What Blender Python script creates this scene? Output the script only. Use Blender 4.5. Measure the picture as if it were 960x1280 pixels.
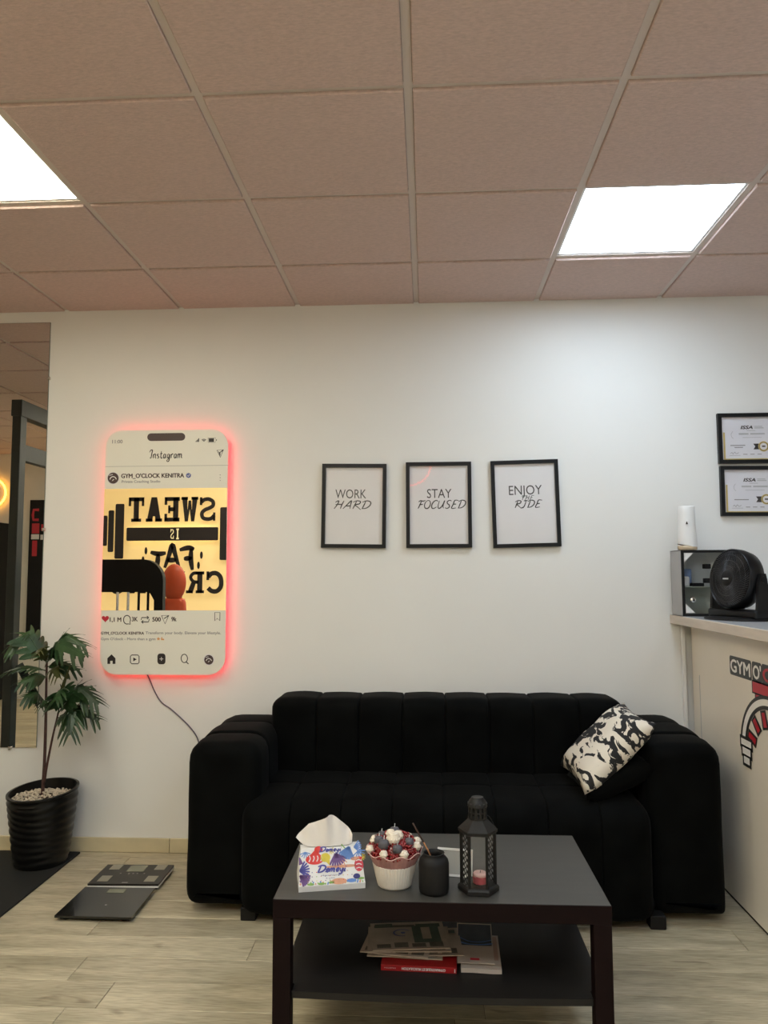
import bpy, bmesh, math, random
from math import sin, cos, pi, radians as rad, sqrt
from mathutils import Vector as V, Matrix, noise as mnoise
random.seed(7)
S = bpy.context.scene
for o in list(bpy.data.objects): bpy.data.objects.remove(o)
C = S.collection
# ------------------------------------------------------------------ camera, world, exposure
D = 3.737          # distance from the camera to the sofa wall
CZ = 1.333         # camera height
H = 2.697          # ceiling height
YO = -0.73         # wall opposite the sofa, behind the camera
XL, XR = -5.3, 3.0
cd = bpy.data.cameras.new('camera'); cam = bpy.data.objects.new('camera', cd); C.objects.link(cam)
Rr = V((0.99845234, 0.05551879, -0.00325464)); Rd = V((-0.00779463, 0.0817547, -0.996622)); Rf = V((-0.05506517, 0.99510494, 0.08206092))
m = Matrix((Rr, -Rd, -Rf)).transposed().to_4x4(); m.translation = V((0, 0, CZ)); cam.matrix_world = m
cd.sensor_fit = 'VERTICAL'; cd.sensor_height = 36; cd.sensor_width = 27; cd.lens = 952.31 / 1280 * 36
cd.clip_start = 0.02; cd.clip_end = 60
S.camera = cam
w = bpy.data.worlds.new('world'); S.world = w; w.use_nodes = True
w.node_tree.nodes['Background'].inputs[0].default_value = (0.02, 0.02, 0.02, 1)
S.view_settings.view_transform = 'Standard'; S.view_settings.look = 'None'
S.view_settings.exposure = 0.08; S.view_settings.gamma = 1.0; S.view_settings.use_curve_mapping = False
PANEL_COOL, PANEL_COOL_C = 13.0, (0.83, 0.985, 1.15)
PANEL_WARM, PANEL_WARM_C = 14.5, (1.0, 0.95, 0.75)
SIGN_GLOW = .62
LED_RED = 6.0

# ------------------------------------------------------------------ materials
def lin(c):
    return tuple((x / 12.92 if x <= .04045 else ((x + .055) / 1.055) ** 2.4) for x in c)
def mat(name, col, rough=.5, metal=0., var=0., vscale=8., bump=0., bscale=60., stretch=(1, 1, 1), spec=.5, sheen=0., coat=0., obj_rand=0., emit=None, es=0.):
    mt = bpy.data.materials.new(name); mt.use_nodes = True
    nt = mt.node_tree; b = nt.nodes['Principled BSDF']
    b.inputs['Base Color'].default_value = (*col, 1); b.inputs['Roughness'].default_value = rough
    b.inputs['Metallic'].default_value = metal; b.inputs['Specular IOR Level'].default_value = spec
    if sheen: b.inputs['Sheen Weight'].default_value = sheen; b.inputs['Sheen Roughness'].default_value = .4
    if coat: b.inputs['Coat Weight'].default_value = coat; b.inputs['Coat Roughness'].default_value = .08
    if emit: b.inputs['Emission Color'].default_value = (*emit, 1); b.inputs['Emission Strength'].default_value = es
    if var or bump or obj_rand:
        tc = nt.nodes.new('ShaderNodeTexCoord'); mp = nt.nodes.new('ShaderNodeMapping'); mp.inputs['Scale'].default_value = stretch
        nt.links.new(tc.outputs['Object'], mp.inputs['Vector'])
        oi = nt.nodes.new('ShaderNodeObjectInfo')
        if obj_rand:
            cb = nt.nodes.new('ShaderNodeVectorMath'); cb.operation = 'SCALE'; cb.inputs[0].default_value = (31., 17., 5.)
            nt.links.new(oi.outputs['Random'], cb.inputs['Scale']); nt.links.new(cb.outputs[0], mp.inputs['Location'])
        if var or obj_rand:
            n = nt.nodes.new('ShaderNodeTexNoise'); n.inputs['Scale'].default_value = vscale; n.inputs['Detail'].default_value = 5
            nt.links.new(mp.outputs[0], n.inputs['Vector'])
            r = nt.nodes.new('ShaderNodeValToRGB')
            r.color_ramp.elements[0].position = .3; r.color_ramp.elements[1].position = .7
            r.color_ramp.elements[0].color = (*[max(0, x * (1 - var)) for x in col], 1)
            r.color_ramp.elements[1].color = (*[min(1, x * (1 + var)) for x in col], 1)
            nt.links.new(n.outputs['Fac'], r.inputs['Fac'])
            out = r.outputs['Color']
            if obj_rand:
                hv = nt.nodes.new('ShaderNodeHueSaturation'); mr = nt.nodes.new('ShaderNodeMapRange')
                mr.inputs['To Min'].default_value = 1 - obj_rand; mr.inputs['To Max'].default_value = 1 + obj_rand
                nt.links.new(oi.outputs['Random'], mr.inputs['Value']); nt.links.new(mr.outputs[0], hv.inputs['Value'])
                nt.links.new(out, hv.inputs['Color']); out = hv.outputs['Color']
            nt.links.new(out, b.inputs['Base Color'])
        if bump:
            n2 = nt.nodes.new('ShaderNodeTexNoise'); n2.inputs['Scale'].default_value = bscale; n2.inputs['Detail'].default_value = 3
            nt.links.new(mp.outputs[0], n2.inputs['Vector'])
            bp = nt.nodes.new('ShaderNodeBump'); bp.inputs['Strength'].default_value = bump; bp.inputs['Distance'].default_value = .01
            nt.links.new(n2.outputs['Fac'], bp.inputs['Height']); nt.links.new(bp.outputs[0], b.inputs['Normal'])
    return mt
def emis(name, col, st):
    mt = bpy.data.materials.new(name); mt.use_nodes = True; nt = mt.node_tree
    nt.nodes.remove(nt.nodes['Principled BSDF']); e = nt.nodes.new('ShaderNodeEmission')
    e.inputs[0].default_value = (*col, 1); e.inputs[1].default_value = st
    nt.links.new(e.outputs[0], nt.nodes['Material Output'].inputs[0]); return mt
def glassy(name, f0=.04, tint=(1, 1, 1)):
    """thin clear pane: transparent, with the reflection growing towards grazing angles on both faces"""
    mt = bpy.data.materials.new(name); mt.use_nodes = True; nt = mt.node_tree
    nt.nodes.remove(nt.nodes['Principled BSDF'])
    t = nt.nodes.new('ShaderNodeBsdfTransparent'); t.inputs[0].default_value = (*tint, 1)
    g = nt.nodes.new('ShaderNodeBsdfGlossy'); g.inputs['Roughness'].default_value = .02
    lw = nt.nodes.new('ShaderNodeLayerWeight'); lw.inputs['Blend'].default_value = .5
    pw = nt.nodes.new('ShaderNodeMath'); pw.operation = 'POWER'; pw.inputs[1].default_value = 5
    mr = nt.nodes.new('ShaderNodeMapRange'); mr.inputs['To Min'].default_value = f0; mr.inputs['To Max'].default_value = 1
    mx = nt.nodes.new('ShaderNodeMixShader')
    nt.links.new(lw.outputs['Facing'], pw.inputs[0]); nt.links.new(pw.outputs[0], mr.inputs['Value']); nt.links.new(mr.outputs[0], mx.inputs[0])
    nt.links.new(t.outputs[0], mx.inputs[1]); nt.links.new(g.outputs[0], mx.inputs[2])
    nt.links.new(mx.outputs[0], nt.nodes['Material Output'].inputs[0]); return mt

M = {}
M['wall'] = mat('wall_paint', (.78, .775, .745), .6, var=.015, vscale=2, bump=.06, bscale=9)
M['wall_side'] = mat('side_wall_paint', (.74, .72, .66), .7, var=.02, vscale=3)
M['tile'] = mat('ceiling_tile_board', (.64, .485, .44), .9, var=.10, vscale=70, stretch=(1, 3.2, 1), bump=.25, bscale=110)
M['tee'] = mat('grid_metal', (.64, .55, .50), .5, bump=.01)
M['void'] = mat('ceiling_void', (.10, .09, .085), .9, var=.1)
M['frame_w'] = mat('light_frame', (.8, .8, .8), .4, var=.02)
def plank_mat():
    mt = mat('oak_laminate', (.47, .42, .29), .42); nt = mt.node_tree; b = nt.nodes['Principled BSDF']; N, L = nt.nodes.new, nt.links.new
    tc = N('ShaderNodeTexCoord'); oi = N('ShaderNodeObjectInfo'); sc = N('ShaderNodeVectorMath'); sc.operation = 'SCALE'; sc.inputs[0].default_value = (37., 19., 5.)
    L(oi.outputs['Random'], sc.inputs['Scale']); ad = N('ShaderNodeVectorMath'); L(tc.outputs['Object'], ad.inputs[0]); L(sc.outputs[0], ad.inputs[1])
    def noise(scl, stretch, det, dist=0.):
        mp = N('ShaderNodeMapping'); mp.inputs['Scale'].default_value = stretch; L(ad.outputs[0], mp.inputs[0])
        n = N('ShaderNodeTexNoise'); n.inputs['Scale'].default_value = scl; n.inputs['Detail'].default_value = det; n.inputs['Distortion'].default_value = dist; L(mp.outputs[0], n.inputs['Vector']); return n.outputs['Fac']
    def ramp(f, p0, c0, p1, c1):
        r = N('ShaderNodeValToRGB'); r.color_ramp.elements[0].position = p0; r.color_ramp.elements[0].color = (*c0, 1); r.color_ramp.elements[1].position = p1; r.color_ramp.elements[1].color = (*c1, 1); L(f, r.inputs[0]); return r.outputs[0]
    def mul(a, c, fac=1.):
        m_ = N('ShaderNodeMix'); m_.data_type = 'RGBA'; m_.blend_type = 'MULTIPLY'; m_.inputs['Factor'].default_value = fac; L(a, m_.inputs['A']); L(c, m_.inputs['B']); return m_.outputs['Result']
    broad = ramp(noise(2.2, (1.2, 7, 3), 4, .6), .30, (.34, .30, .205), .68, (.56, .50, .36))
    grain = ramp(noise(16, (1, 16, 3), 4, .3), .32, (.70, .68, .66), .60, (1.06, 1.06, 1.06))
    knot = ramp(noise(5.5, (1.2, 3.2, 2), 2, .8), .22, (.42, .38, .34), .33, (1, 1, 1))
    c = mul(mul(broad, grain), knot, .8)
    hv = N('ShaderNodeHueSaturation'); mr = N('ShaderNodeMapRange'); mr.inputs['To Min'].default_value = .92; mr.inputs['To Max'].default_value = 1.10; L(oi.outputs['Random'], mr.inputs['Value']); L(mr.outputs[0], hv.inputs['Value']); L(c, hv.inputs['Color'])
    L(hv.outputs[0], b.inputs['Base Color'])
    bp = N('ShaderNodeBump'); bp.inputs['Strength'].default_value = .06; bp.inputs['Distance'].default_value = .004; L(grain, bp.inputs['Height']); L(bp.outputs[0], b.inputs['Normal'])
    return mt
M['plank'] = plank_mat()
M['joint'] = mat('floor_joint', (.12, .095, .07), .8, var=.1)
M['skirt'] = mat('skirting_tile', (.60, .52, .34), .35, var=.08, vscale=9, obj_rand=.04)
M['mirror'] = mat('mirror_silver', (.78, .78, .76), .005, metal=1.)
M['mirror_edge'] = mat('mirror_edge', (.16, .2, .18), .25, var=.05)
M['chrome'] = mat('chrome', (.75, .74, .72), .18, metal=1.)
M['black'] = mat('black_lacquer', (.006, .006, .0065), .35, var=.1, vscale=30, spec=.25)
M['fan_lit'] = mat('glossy_lit_grille', (.045, .045, .048), .3, var=.05, spec=.5)  # grille only: black lightened so the ribs look lit
M['black_matte'] = mat('black_matte', (.008, .0075, .0075), .6, var=.15, vscale=30, bump=.03, spec=.25)
M['black_iron'] = mat('black_iron', (.011, .0105, .010), .5, var=.2, vscale=60, bump=.05, bscale=150, spec=.3)
M['velvet'] = mat('black_velvet', (.0022, .0025, .0025), .8, var=.5, vscale=9, bump=.08, bscale=350, sheen=.022, spec=.06)
M['rubber'] = mat('black_rubber', (.016, .0165, .016), .75, var=.2, vscale=200, bump=.1, bscale=300, spec=.25)
M['acrylic'] = mat('white_acrylic', (.78, .76, .68), .3, var=.01)
M['ink'] = mat('black_ink', (.02, .014, .014), .5, var=.05)
M['ink_brown'] = mat('brown_ink', (.06, .035, .035), .5, var=.05)
M['ink_grey'] = mat('grey_ink', (.28, .27, .27), .6, var=.05)
M['ink_mid'] = mat('mid_grey_ink', (.14, .14, .14), .6, var=.05)
M['ink_pale'] = mat('pale_grey_ink', (.46, .46, .47), .6, var=.05)
M['ink_red'] = mat('red_ink', (.5, .02, .04), .5, var=.05)
M['ink_blue'] = mat('blue_ink', (.10, .13, .36), .5, var=.05)
M['ink_gold'] = mat('gold_ink', (.56, .42, .12), .45, var=.1)
M['ink_orange'] = mat('orange_ink', (.75, .35, .12), .5, var=.05)
M['led'] = emis('red_led_strip', (1., .012, .03), LED_RED)
M['cable'] = mat('grey_cable', (.10, .09, .12), .5, var=.1)
M['paper'] = mat('white_paper', (.72, .70, .70), .6, var=.012)
M['paper_lilac'] = mat('certificate_paper', (.70, .69, .73), .6, var=.015)
M['glass'] = glassy('picture_glass')
M['laminate_w'] = mat('white_laminate', (.86, .79, .68), .35, var=.02, vscale=4, coat=.15)
M['wood_edge'] = mat('pale_wood_edge', (.62, .53, .44), .4, var=.08, vscale=6, stretch=(8, 1, 8))
M['top_white'] = mat('counter_top_white', (.72, .72, .73), .18, var=.015, coat=.3)
M['steel'] = mat('grey_metal_sheet', (.42, .41, .41), .4, metal=.4, var=.04)
M['white_pl'] = mat('white_plastic', (.80, .80, .79), .3, var=.01, coat=.2)
M['lining_pale'] = mat('pale_grey_lining', (.50, .54, .55), .3, var=.05, vscale=6)
M['lining_green'] = mat('grey_green_lining', (.36, .41, .36), .3, var=.05, vscale=6)
M['pk_blue'] = mat('pale_blue_wrap', (.20, .30, .52), .4, var=.2, vscale=20)
M['beige_pl'] = mat('gold_beige_plastic', (.52, .41, .27), .35, var=.05)
M['decal_w'] = mat('white_decal', (.90, .88, .84), .4, var=.01)
M['decal_k'] = mat('black_decal', (.022, .022, .02), .4, var=.02)
M['decal_r'] = mat('red_decal', (.50, .015, .03), .4, var=.02)
M['table_top'] = mat('black_brown_top_sheen', (.045, .044, .040), .40, var=.08, vscale=5, stretch=(1, 9, 1))  # base colour raised to carry the reflection of the bright wall
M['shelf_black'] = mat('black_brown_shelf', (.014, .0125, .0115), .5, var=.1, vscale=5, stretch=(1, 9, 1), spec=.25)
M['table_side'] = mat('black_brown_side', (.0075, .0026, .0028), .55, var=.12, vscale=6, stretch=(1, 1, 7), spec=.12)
M['pot'] = mat('black_planter', (.005, .005, .005), .32, var=.2, vscale=15, spec=.3)
M['pebble'] = mat('white_pebble', (.55, .48, .37), .7, var=.3, vscale=60)
M['stem'] = mat('brown_stem', (.055, .022, .018), .6, var=.3, vscale=40)
M['leaf'] = mat('dark_green_leaf', (.022, .055, .018), .4, var=.5, vscale=14, obj_rand=.25)
M['leaf_young'] = mat('young_green_leaf', (.065, .075, .018), .45, var=.35, vscale=12)
M['scale_glass'] = mat('black_scale_glass', (.010, .010, .009), .06, var=.05, coat=.3)
M['scale_body'] = mat('dark_scale_plastic', (.018, .016, .014), .4, var=.08)
M['lcd'] = mat('grey_lcd', (.20, .21, .15), .25, var=.05)
M['electrode'] = mat('steel_electrode', (.42, .40, .33), .3, metal=.8)
M['cream'] = mat('cream_white_wax', (.74, .66, .54), .5, var=.06, vscale=60)
M['cup'] = mat('ribbed_white_ceramic', (.74, .68, .60), .4, var=.02)
M['frill'] = mat('dusty_pink_paper', (.40, .20, .19), .6, var=.15, vscale=40)
M['frill_edge'] = mat('pink_edge', (.72, .46, .42), .6, var=.05)
M['bead'] = mat('dark_red_bead', (.22, .008, .010), .18, var=.3, vscale=50, coat=.5)
M['greywax'] = mat('grey_wax', (.075, .072, .085), .5, var=.1)
M['tissue'] = mat('white_tissue', (.82, .78, .74), .8, var=.02, bump=.03, bscale=40)
M['film'] = mat('white_plastic_film', (.72, .72, .72), .25, var=.02, bump=.08, bscale=25)
M['redwax'] = mat('pink_red_wax', (.33, .045, .06), .45, var=.1)
M['stick'] = mat('dark_reed', (.05, .022, .012), .6, var=.3, vscale=40)
M['stick_tip'] = mat('light_reed', (.36, .17, .07), .6, var=.2, vscale=40)
M['news'] = mat('newsprint', (.46, .385, .315), .8, var=.12, vscale=25, obj_rand=.08)
M['news_pale'] = mat('pale_newsprint', (.50, .43, .37), .7, var=.06, vscale=25)
M['news_ink'] = mat('newsprint_grey', (.15, .135, .115), .8, var=.25, vscale=60)
M['news_green'] = mat('newsprint_green', (.10, .13, .105), .8, var=.2, vscale=30)
M['news_blue'] = mat('brochure_blue', (.055, .065, .085), .6, var=.35, vscale=18)
M['news_pink'] = mat('brochure_pink', (.42, .28, .22), .7, var=.1)
M['book_red'] = mat('red_book_cover', (.30, .006, .008), .4, var=.06)
M['card_grey'] = mat('shiny_grey_card', (.40, .40, .385), .25, var=.08)
M['red_leather'] = mat('red_leather', (.66, .10, .035), .35, var=.1, bump=.04)
M['rack_grey'] = mat('rack_grey_green', (.032, .040, .037), .45, var=.1)
M['wall_far'] = mat('far_wall_paint', (.76, .735, .65), .7, var=.03)
M['sign_lit'] = emis('warm_backlit_letters', (1., .80, .38), 1.1)
M['sign_board'] = mat('warm_backlit_board', (.86, .66, .36), .6, var=.02, emit=(1., .66, .22), es=SIGN_GLOW)
M['sign_led'] = emis('warm_led_strip', (1., .80, .34), 110.)
M['neon_y'] = emis('amber_neon', (1., .42, .05), 9.)
M['neon_r'] = emis('red_neon', (1., .05, .03), 9.)
M['panel_cool'] = emis('cool_led_panel', PANEL_COOL_C, PANEL_COOL)
M['panel_warm'] = emis('warm_led_panel', PANEL_WARM_C, PANEL_WARM)
for i, c in enumerate([(.62, .03, .02), (.62, .50, .04), (.13, .06, .22), (.10, .22, .55), (.55, .03, .05), (.02, .02, .16), (.62, .30, .18), (.20, .38, .08), (.06, .06, .30)]):
    M['pk%d' % i] = mat('pack_print_%s' % ['red', 'yellow', 'purple', 'blue', 'crimson', 'navy', 'coral', 'green', 'indigo'][i], c, .35, var=.12, vscale=40)
# pillow: brushed black on off-white
def pillow_mat():
    mt = mat('brush_print_cotton', (.7, .66, .58), .8); nt = mt.node_tree; b = nt.nodes['Principled BSDF']
    tc = nt.nodes.new('ShaderNodeTexCoord'); mp = nt.nodes.new('ShaderNodeMapping'); mp.inputs['Scale'].default_value = (1.0, 1.9, 1); mp.inputs['Rotation'].default_value = (0, 0, .5)
    n = nt.nodes.new('ShaderNodeTexNoise'); n.inputs['Scale'].default_value = 13; n.inputs['Detail'].default_value = 3; n.inputs['Distortion'].default_value = 1.0
    r = nt.nodes.new('ShaderNodeValToRGB'); r.color_ramp.elements[0].position = .485; r.color_ramp.elements[0].color = (.009, .009, .010, 1)
    r.color_ramp.elements[1].position = .50; r.color_ramp.elements[1].color = (.76, .70, .60, 1)
    nt.links.new(tc.outputs['Object'], mp.inputs[0]); nt.links.new(mp.outputs[0], n.inputs['Vector']); nt.links.new(n.outputs['Fac'], r.inputs[0]); nt.links.new(r.outputs[0], b.inputs['Base Color'])
    return mt
M['pillow'] = pillow_mat()

# ------------------------------------------------------------------ mesh helpers
class MB:
    def __init__(s, xf=None): s.v = []; s.f = []; s.xf = xf; s.g = []
    def add(s, vs, fs):
        k = len(s.v); s.g.append((k, len(vs), len(s.f), len(fs)))
        s.v += [(s.xf @ V(p)) if s.xf else V(p) for p in vs]; s.f += [tuple(i + k for i in f) for f in fs]
        return s
    def box(s, x0, x1, y0, y1, z0, z1):
        return s.add([(x, y, z) for z in (z0, z1) for y in (y0, y1) for x in (x0, x1)],
                     [(0, 2, 3, 1), (4, 5, 7, 6), (0, 1, 5, 4), (2, 6, 7, 3), (0, 4, 6, 2), (1, 3, 7, 5)])
    def bbox(s, x0, x1, y0, y1, z0, z1, r=.004, n=3):       # bevelled box
        return s.puff(x0, x1, y0, y1, z0, z1, r, n, 0)
    def puff(s, x0, x1, y0, y1, z0, z1, r, n=8, bulge=0., wob=0.):
        c = V(((x0 + x1) / 2, (y0 + y1) / 2, (z0 + z1) / 2)); h = V(((x1 - x0) / 2, (y1 - y0) / 2, (z1 - z0) / 2))
        r = min(r, min(h) * .999)
        def coords(hh):           # parameter samples with the rounding bands resolved
            k = max(2, n // 3)
            e = [-1 + (1 - cos(pi / 2 * i / k)) * 0 + i / k * (r / hh) for i in range(k + 1)]
            mid = [(-1 + r / hh) + (2 - 2 * r / hh) * i / max(1, n - 2) for i in range(1, max(1, n - 2))] if (1 - r / hh) > 1e-3 else []
            a = e + mid + [-t for t in reversed(e)]
            out = []
            for t in a:
                if not out or t - out[-1] > 1e-6: out.append(t)
            return out
        A = [coords(h[i]) for i in range(3)]
        vid = {}; vs = []; fs = []
        def vert(p):
            key = tuple(round(t, 5) for t in p)
            if key in vid: return vid[key]
            q = V((p[0] * h[0], p[1] * h[1], p[2] * h[2]))
            inner = V([max(-(h[i] - r), min(h[i] - r, q[i])) for i in range(3)])
            d = q - inner
            # cube-to-sphere for the rounded band
            if d.length > 1e-9:
                u = d / r; x, y, z = [max(-1, min(1, t)) for t in u]
                sp = V((x * sqrt(max(0, 1 - y * y / 2 - z * z / 2 + y * y * z * z / 3)), y * sqrt(max(0, 1 - x * x / 2 - z * z / 2 + x * x * z * z / 3)), z * sqrt(max(0, 1 - x * x / 2 - y * y / 2 + x * x * y * y / 3))))
                q = inner + sp * r; nn = sp.normalized()
            else: nn = V((0, 0, 0))
            if bulge:
                fade = 1
                for i in range(3):
                    if abs(p[i]) < .9999: fade *= max(0, 1 - p[i] ** 2)
                q = q + nn * bulge * fade
            if wob and nn.length > 0: q = q + nn * wob * mnoise.noise((q + c) * 7)
            vs.append(q + c); vid[key] = len(vs) - 1; return vid[key]
        for ax in range(3):
            b1, b2 = (ax + 1) % 3, (ax + 2) % 3
            for sg in (-1, 1):
                for i in range(len(A[b1]) - 1):
                    for j in range(len(A[b2]) - 1):
                        ps = []
                        for a, b in ((i, j), (i + 1, j), (i + 1, j + 1), (i, j + 1)):
                            p = [0, 0, 0]; p[ax] = sg; p[b1] = A[b1][a]; p[b2] = A[b2][b]; ps.append(vert(p))
                        fs.append(tuple(ps if sg > 0 else reversed(ps)))
        return s.add(vs, fs)
    def tube(s, pts, r, n=8, caps=True, r1=None):
        pts = [V(p) for p in pts]; N = len(pts); rings = []
        t0 = (pts[1] - pts[0]).normalized(); up = V((0, 0, 1)) if abs(t0.z) < .9 else V((1, 0, 0)); nx = t0.cross(up).normalized()
        for i, p in enumerate(pts):
            t = (pts[min(i + 1, N - 1)] - pts[max(i - 1, 0)]).normalized()
            nx = (nx - t * nx.dot(t)).normalized(); ny = t.cross(nx)
            rr = r if r1 is None else r + (r1 - r) * i / (N - 1)
            rings.append([p + (nx * cos(2 * pi * k / n) + ny * sin(2 * pi * k / n)) * rr for k in range(n)])
        vs = [q for ring in rings for q in ring]
        fs = [(i * n + k, i * n + (k + 1) % n, (i + 1) * n + (k + 1) % n, (i + 1) * n + k) for i in range(N - 1) for k in range(n)]
        if caps: fs += [tuple(reversed(range(n))), tuple((N - 1) * n + k for k in range(n))]
        return s.add(vs, fs)
    def lathe(s, prof, c, n=32, sx=1., sy=1., rmod=None, caps=(True, True)):
        vs = []; fs = []
        for (r, z) in prof:
            for k in range(n):
                a = 2 * pi * k / n; q = r * (rmod(a, z) if rmod else 1)
                vs.append((c[0] + q * cos(a) * sx, c[1] + q * sin(a) * sy, c[2] + z))
        m_ = len(prof)
        fs = [(i * n + k, i * n + (k + 1) % n, (i + 1) * n + (k + 1) % n, (i + 1) * n + k) for i in range(m_ - 1) for k in range(n)]
        if caps[0]: fs.append(tuple(reversed(range(n))))
        if caps[1]: fs.append(tuple((m_ - 1) * n + k for k in range(n)))
        return s.add(vs, fs)
    def ball(s, c, r, n=8, sz=1., lump=0., seed=0):
        vs = [(c[0], c[1], c[2] - r * sz)]; fs = []
        for i in range(1, n):
            a = -pi / 2 + pi * i / n
            for k in range(2 * n):
                b = pi * k / n; d = V((cos(a) * cos(b), cos(a) * sin(b), sin(a)))
                q = r * (1 + lump * mnoise.noise(d * 2.2 + V((seed, seed * 2, 0))))
                vs.append((c[0] + d.x * q, c[1] + d.y * q, c[2] + d.z * q * sz))
        vs.append((c[0], c[1], c[2] + r * sz)); L = len(vs) - 1; w_ = 2 * n
        for k in range(w_):
            fs.append((0, 1 + (k + 1) % w_, 1 + k)); fs.append((L, L - w_ + k, L - w_ + (k + 1) % w_))
        for i in range(n - 2):
            for k in range(w_):
                a0 = 1 + i * w_ + k; a1 = 1 + i * w_ + (k + 1) % w_
                fs.append((a0, a1, a1 + w_, a0 + w_))
        return s.add(vs, fs)
    def prism(s, poly, axis_fn, t0, t1):
        n = len(poly); vs = [axis_fn(p, t) for t in (t0, t1) for p in poly]
        return s.add(vs, [tuple(reversed(range(n))), tuple(n + i for i in range(n))] + [(i, (i + 1) % n, n + (i + 1) % n, n + i) for i in range(n)])
    def ring(s, x0, x1, z0, z1, t, y0, y1, tz=None):          # rectangular frame with mitred corners in the xz plane
        tz = tz or t; R4 = lambda a, b, c, d: [(a, c), (b, c), (b, d), (a, d)]
        o = R4(x0, x1, z0, z1); i = R4(x0 + t, x1 - t, z0 + tz, z1 - tz)
        vs = [(p[0], y, p[1]) for y in (y0, y1) for p in o + i]; fs = []
        for k in range(4):
            j = (k + 1) % 4
            fs += [(k, j, 4 + j, 4 + k), (8 + k, 12 + k, 12 + j, 8 + j), (k, 8 + k, 8 + j, j), (4 + k, 4 + j, 12 + j, 12 + k)]
        return s.add(vs, fs)
    def channel(s, prof, a0, a1, axis, r0, r1, n=14, bulge=.004):
        """upholstered channel: closed profile (2D) swept along an axis, rounded off at both ends; axis 'x': prof=(y,z); 'y': prof=(x,z)"""
        P = [V(p) for p in prof]; N = len(P); nr = []
        area = sum(P[i].x * P[(i + 1) % N].y - P[(i + 1) % N].x * P[i].y for i in range(N)); sg = 1 if area > 0 else -1
        for i in range(N):
            t = (P[(i + 1) % N] - P[i - 1]).normalized(); nr.append(V((t.y, -t.x)) * sg)
        st = []
        for k in range(7): st.append((a0 + r0 * (1 - cos(pi / 2 * k / 6)), -r0 * (1 - sin(pi / 2 * k / 6))))
        for k in range(1, 6): st.append((a0 + r0 + (a1 - r1 - a0 - r0) * k / 6, bulge * sin(pi * k / 6)))
        for k in range(7): st.append((a1 - r1 * (1 - cos(pi / 2 * (6 - k) / 6)), -r1 * (1 - sin(pi / 2 * (6 - k) / 6))))
        vs = []
        for a, off in st:
            for i in range(N):
                q = P[i] + nr[i] * (off + .003 * mnoise.noise(V((P[i].x * 6, P[i].y * 6, a * 6))))
                vs.append((a, q.x, q.y) if axis == 'x' else (q.x, a, q.y))
        L = len(st)
        fs = [(k * N + i, k * N + (i + 1) % N, (k + 1) * N + (i + 1) % N, (k + 1) * N + i) for k in range(L - 1) for i in range(N)]
        fs += [tuple(range(N)), tuple((L - 1) * N + i for i in range(N))]
        return s.add(vs, fs)
    def split(s, name, m_, parent=None, **k):                # one object for each piece added
        out = []
        for v0, nv, f0, nf in s.g:
            q = MB(); q.v = s.v[v0:v0 + nv]; q.f = [tuple(i - v0 for i in f) for f in s.f[f0:f0 + nf]]; out.append(q.build(name, m_, parent, **k))
        return out
    def build(s, name, m_, parent=None, smooth=False, label=None, kind=None, loc=None, sharp=None):
        me = bpy.data.meshes.new(name)
        off = V((0, 0, 0))
        if parent is not None: off = ORG[parent.name]
        elif loc is not None: off = V(loc)
        me.from_pydata([p - off for p in s.v], [], s.f); me.update()
        bm = bmesh.new(); bm.from_mesh(me); bmesh.ops.recalc_face_normals(bm, faces=bm.faces); bm.to_mesh(me); bm.free()
        me.materials.append(m_)
        if smooth:
            me.polygons.foreach_set('use_smooth', [True] * len(me.polygons))
            if sharp: me.set_sharp_from_angle(angle=rad(sharp))
        o = bpy.data.objects.new(name, me); C.objects.link(o)
        if parent is not None: o.parent = parent
        else: o.location = off
        ORG[o.name] = off
        if label: o['label'] = label
        if kind: o['kind'] = kind
        return o
ORG = {}
def thing(name, label, cat, loc, group=None):
    o = bpy.data.objects.new(name, None); C.objects.link(o); o.location = loc; ORG[o.name] = V(loc); o.empty_display_size = .05
    o['label'] = label; o['category'] = cat
    if group: o['group'] = group
    return o
def tag(o, label, cat, group=None):
    o['label'] = label; o['category'] = cat
    if group: o['group'] = group
    return o
def share(o, name, loc, parent):          # a further piece with the same mesh; loc in world coordinates
    c = o.copy(); c.name = name; C.objects.link(c); c.parent = parent; c.location = V(loc) - ORG[parent.name]; ORG[c.name] = ORG[parent.name]
    return c

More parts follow.
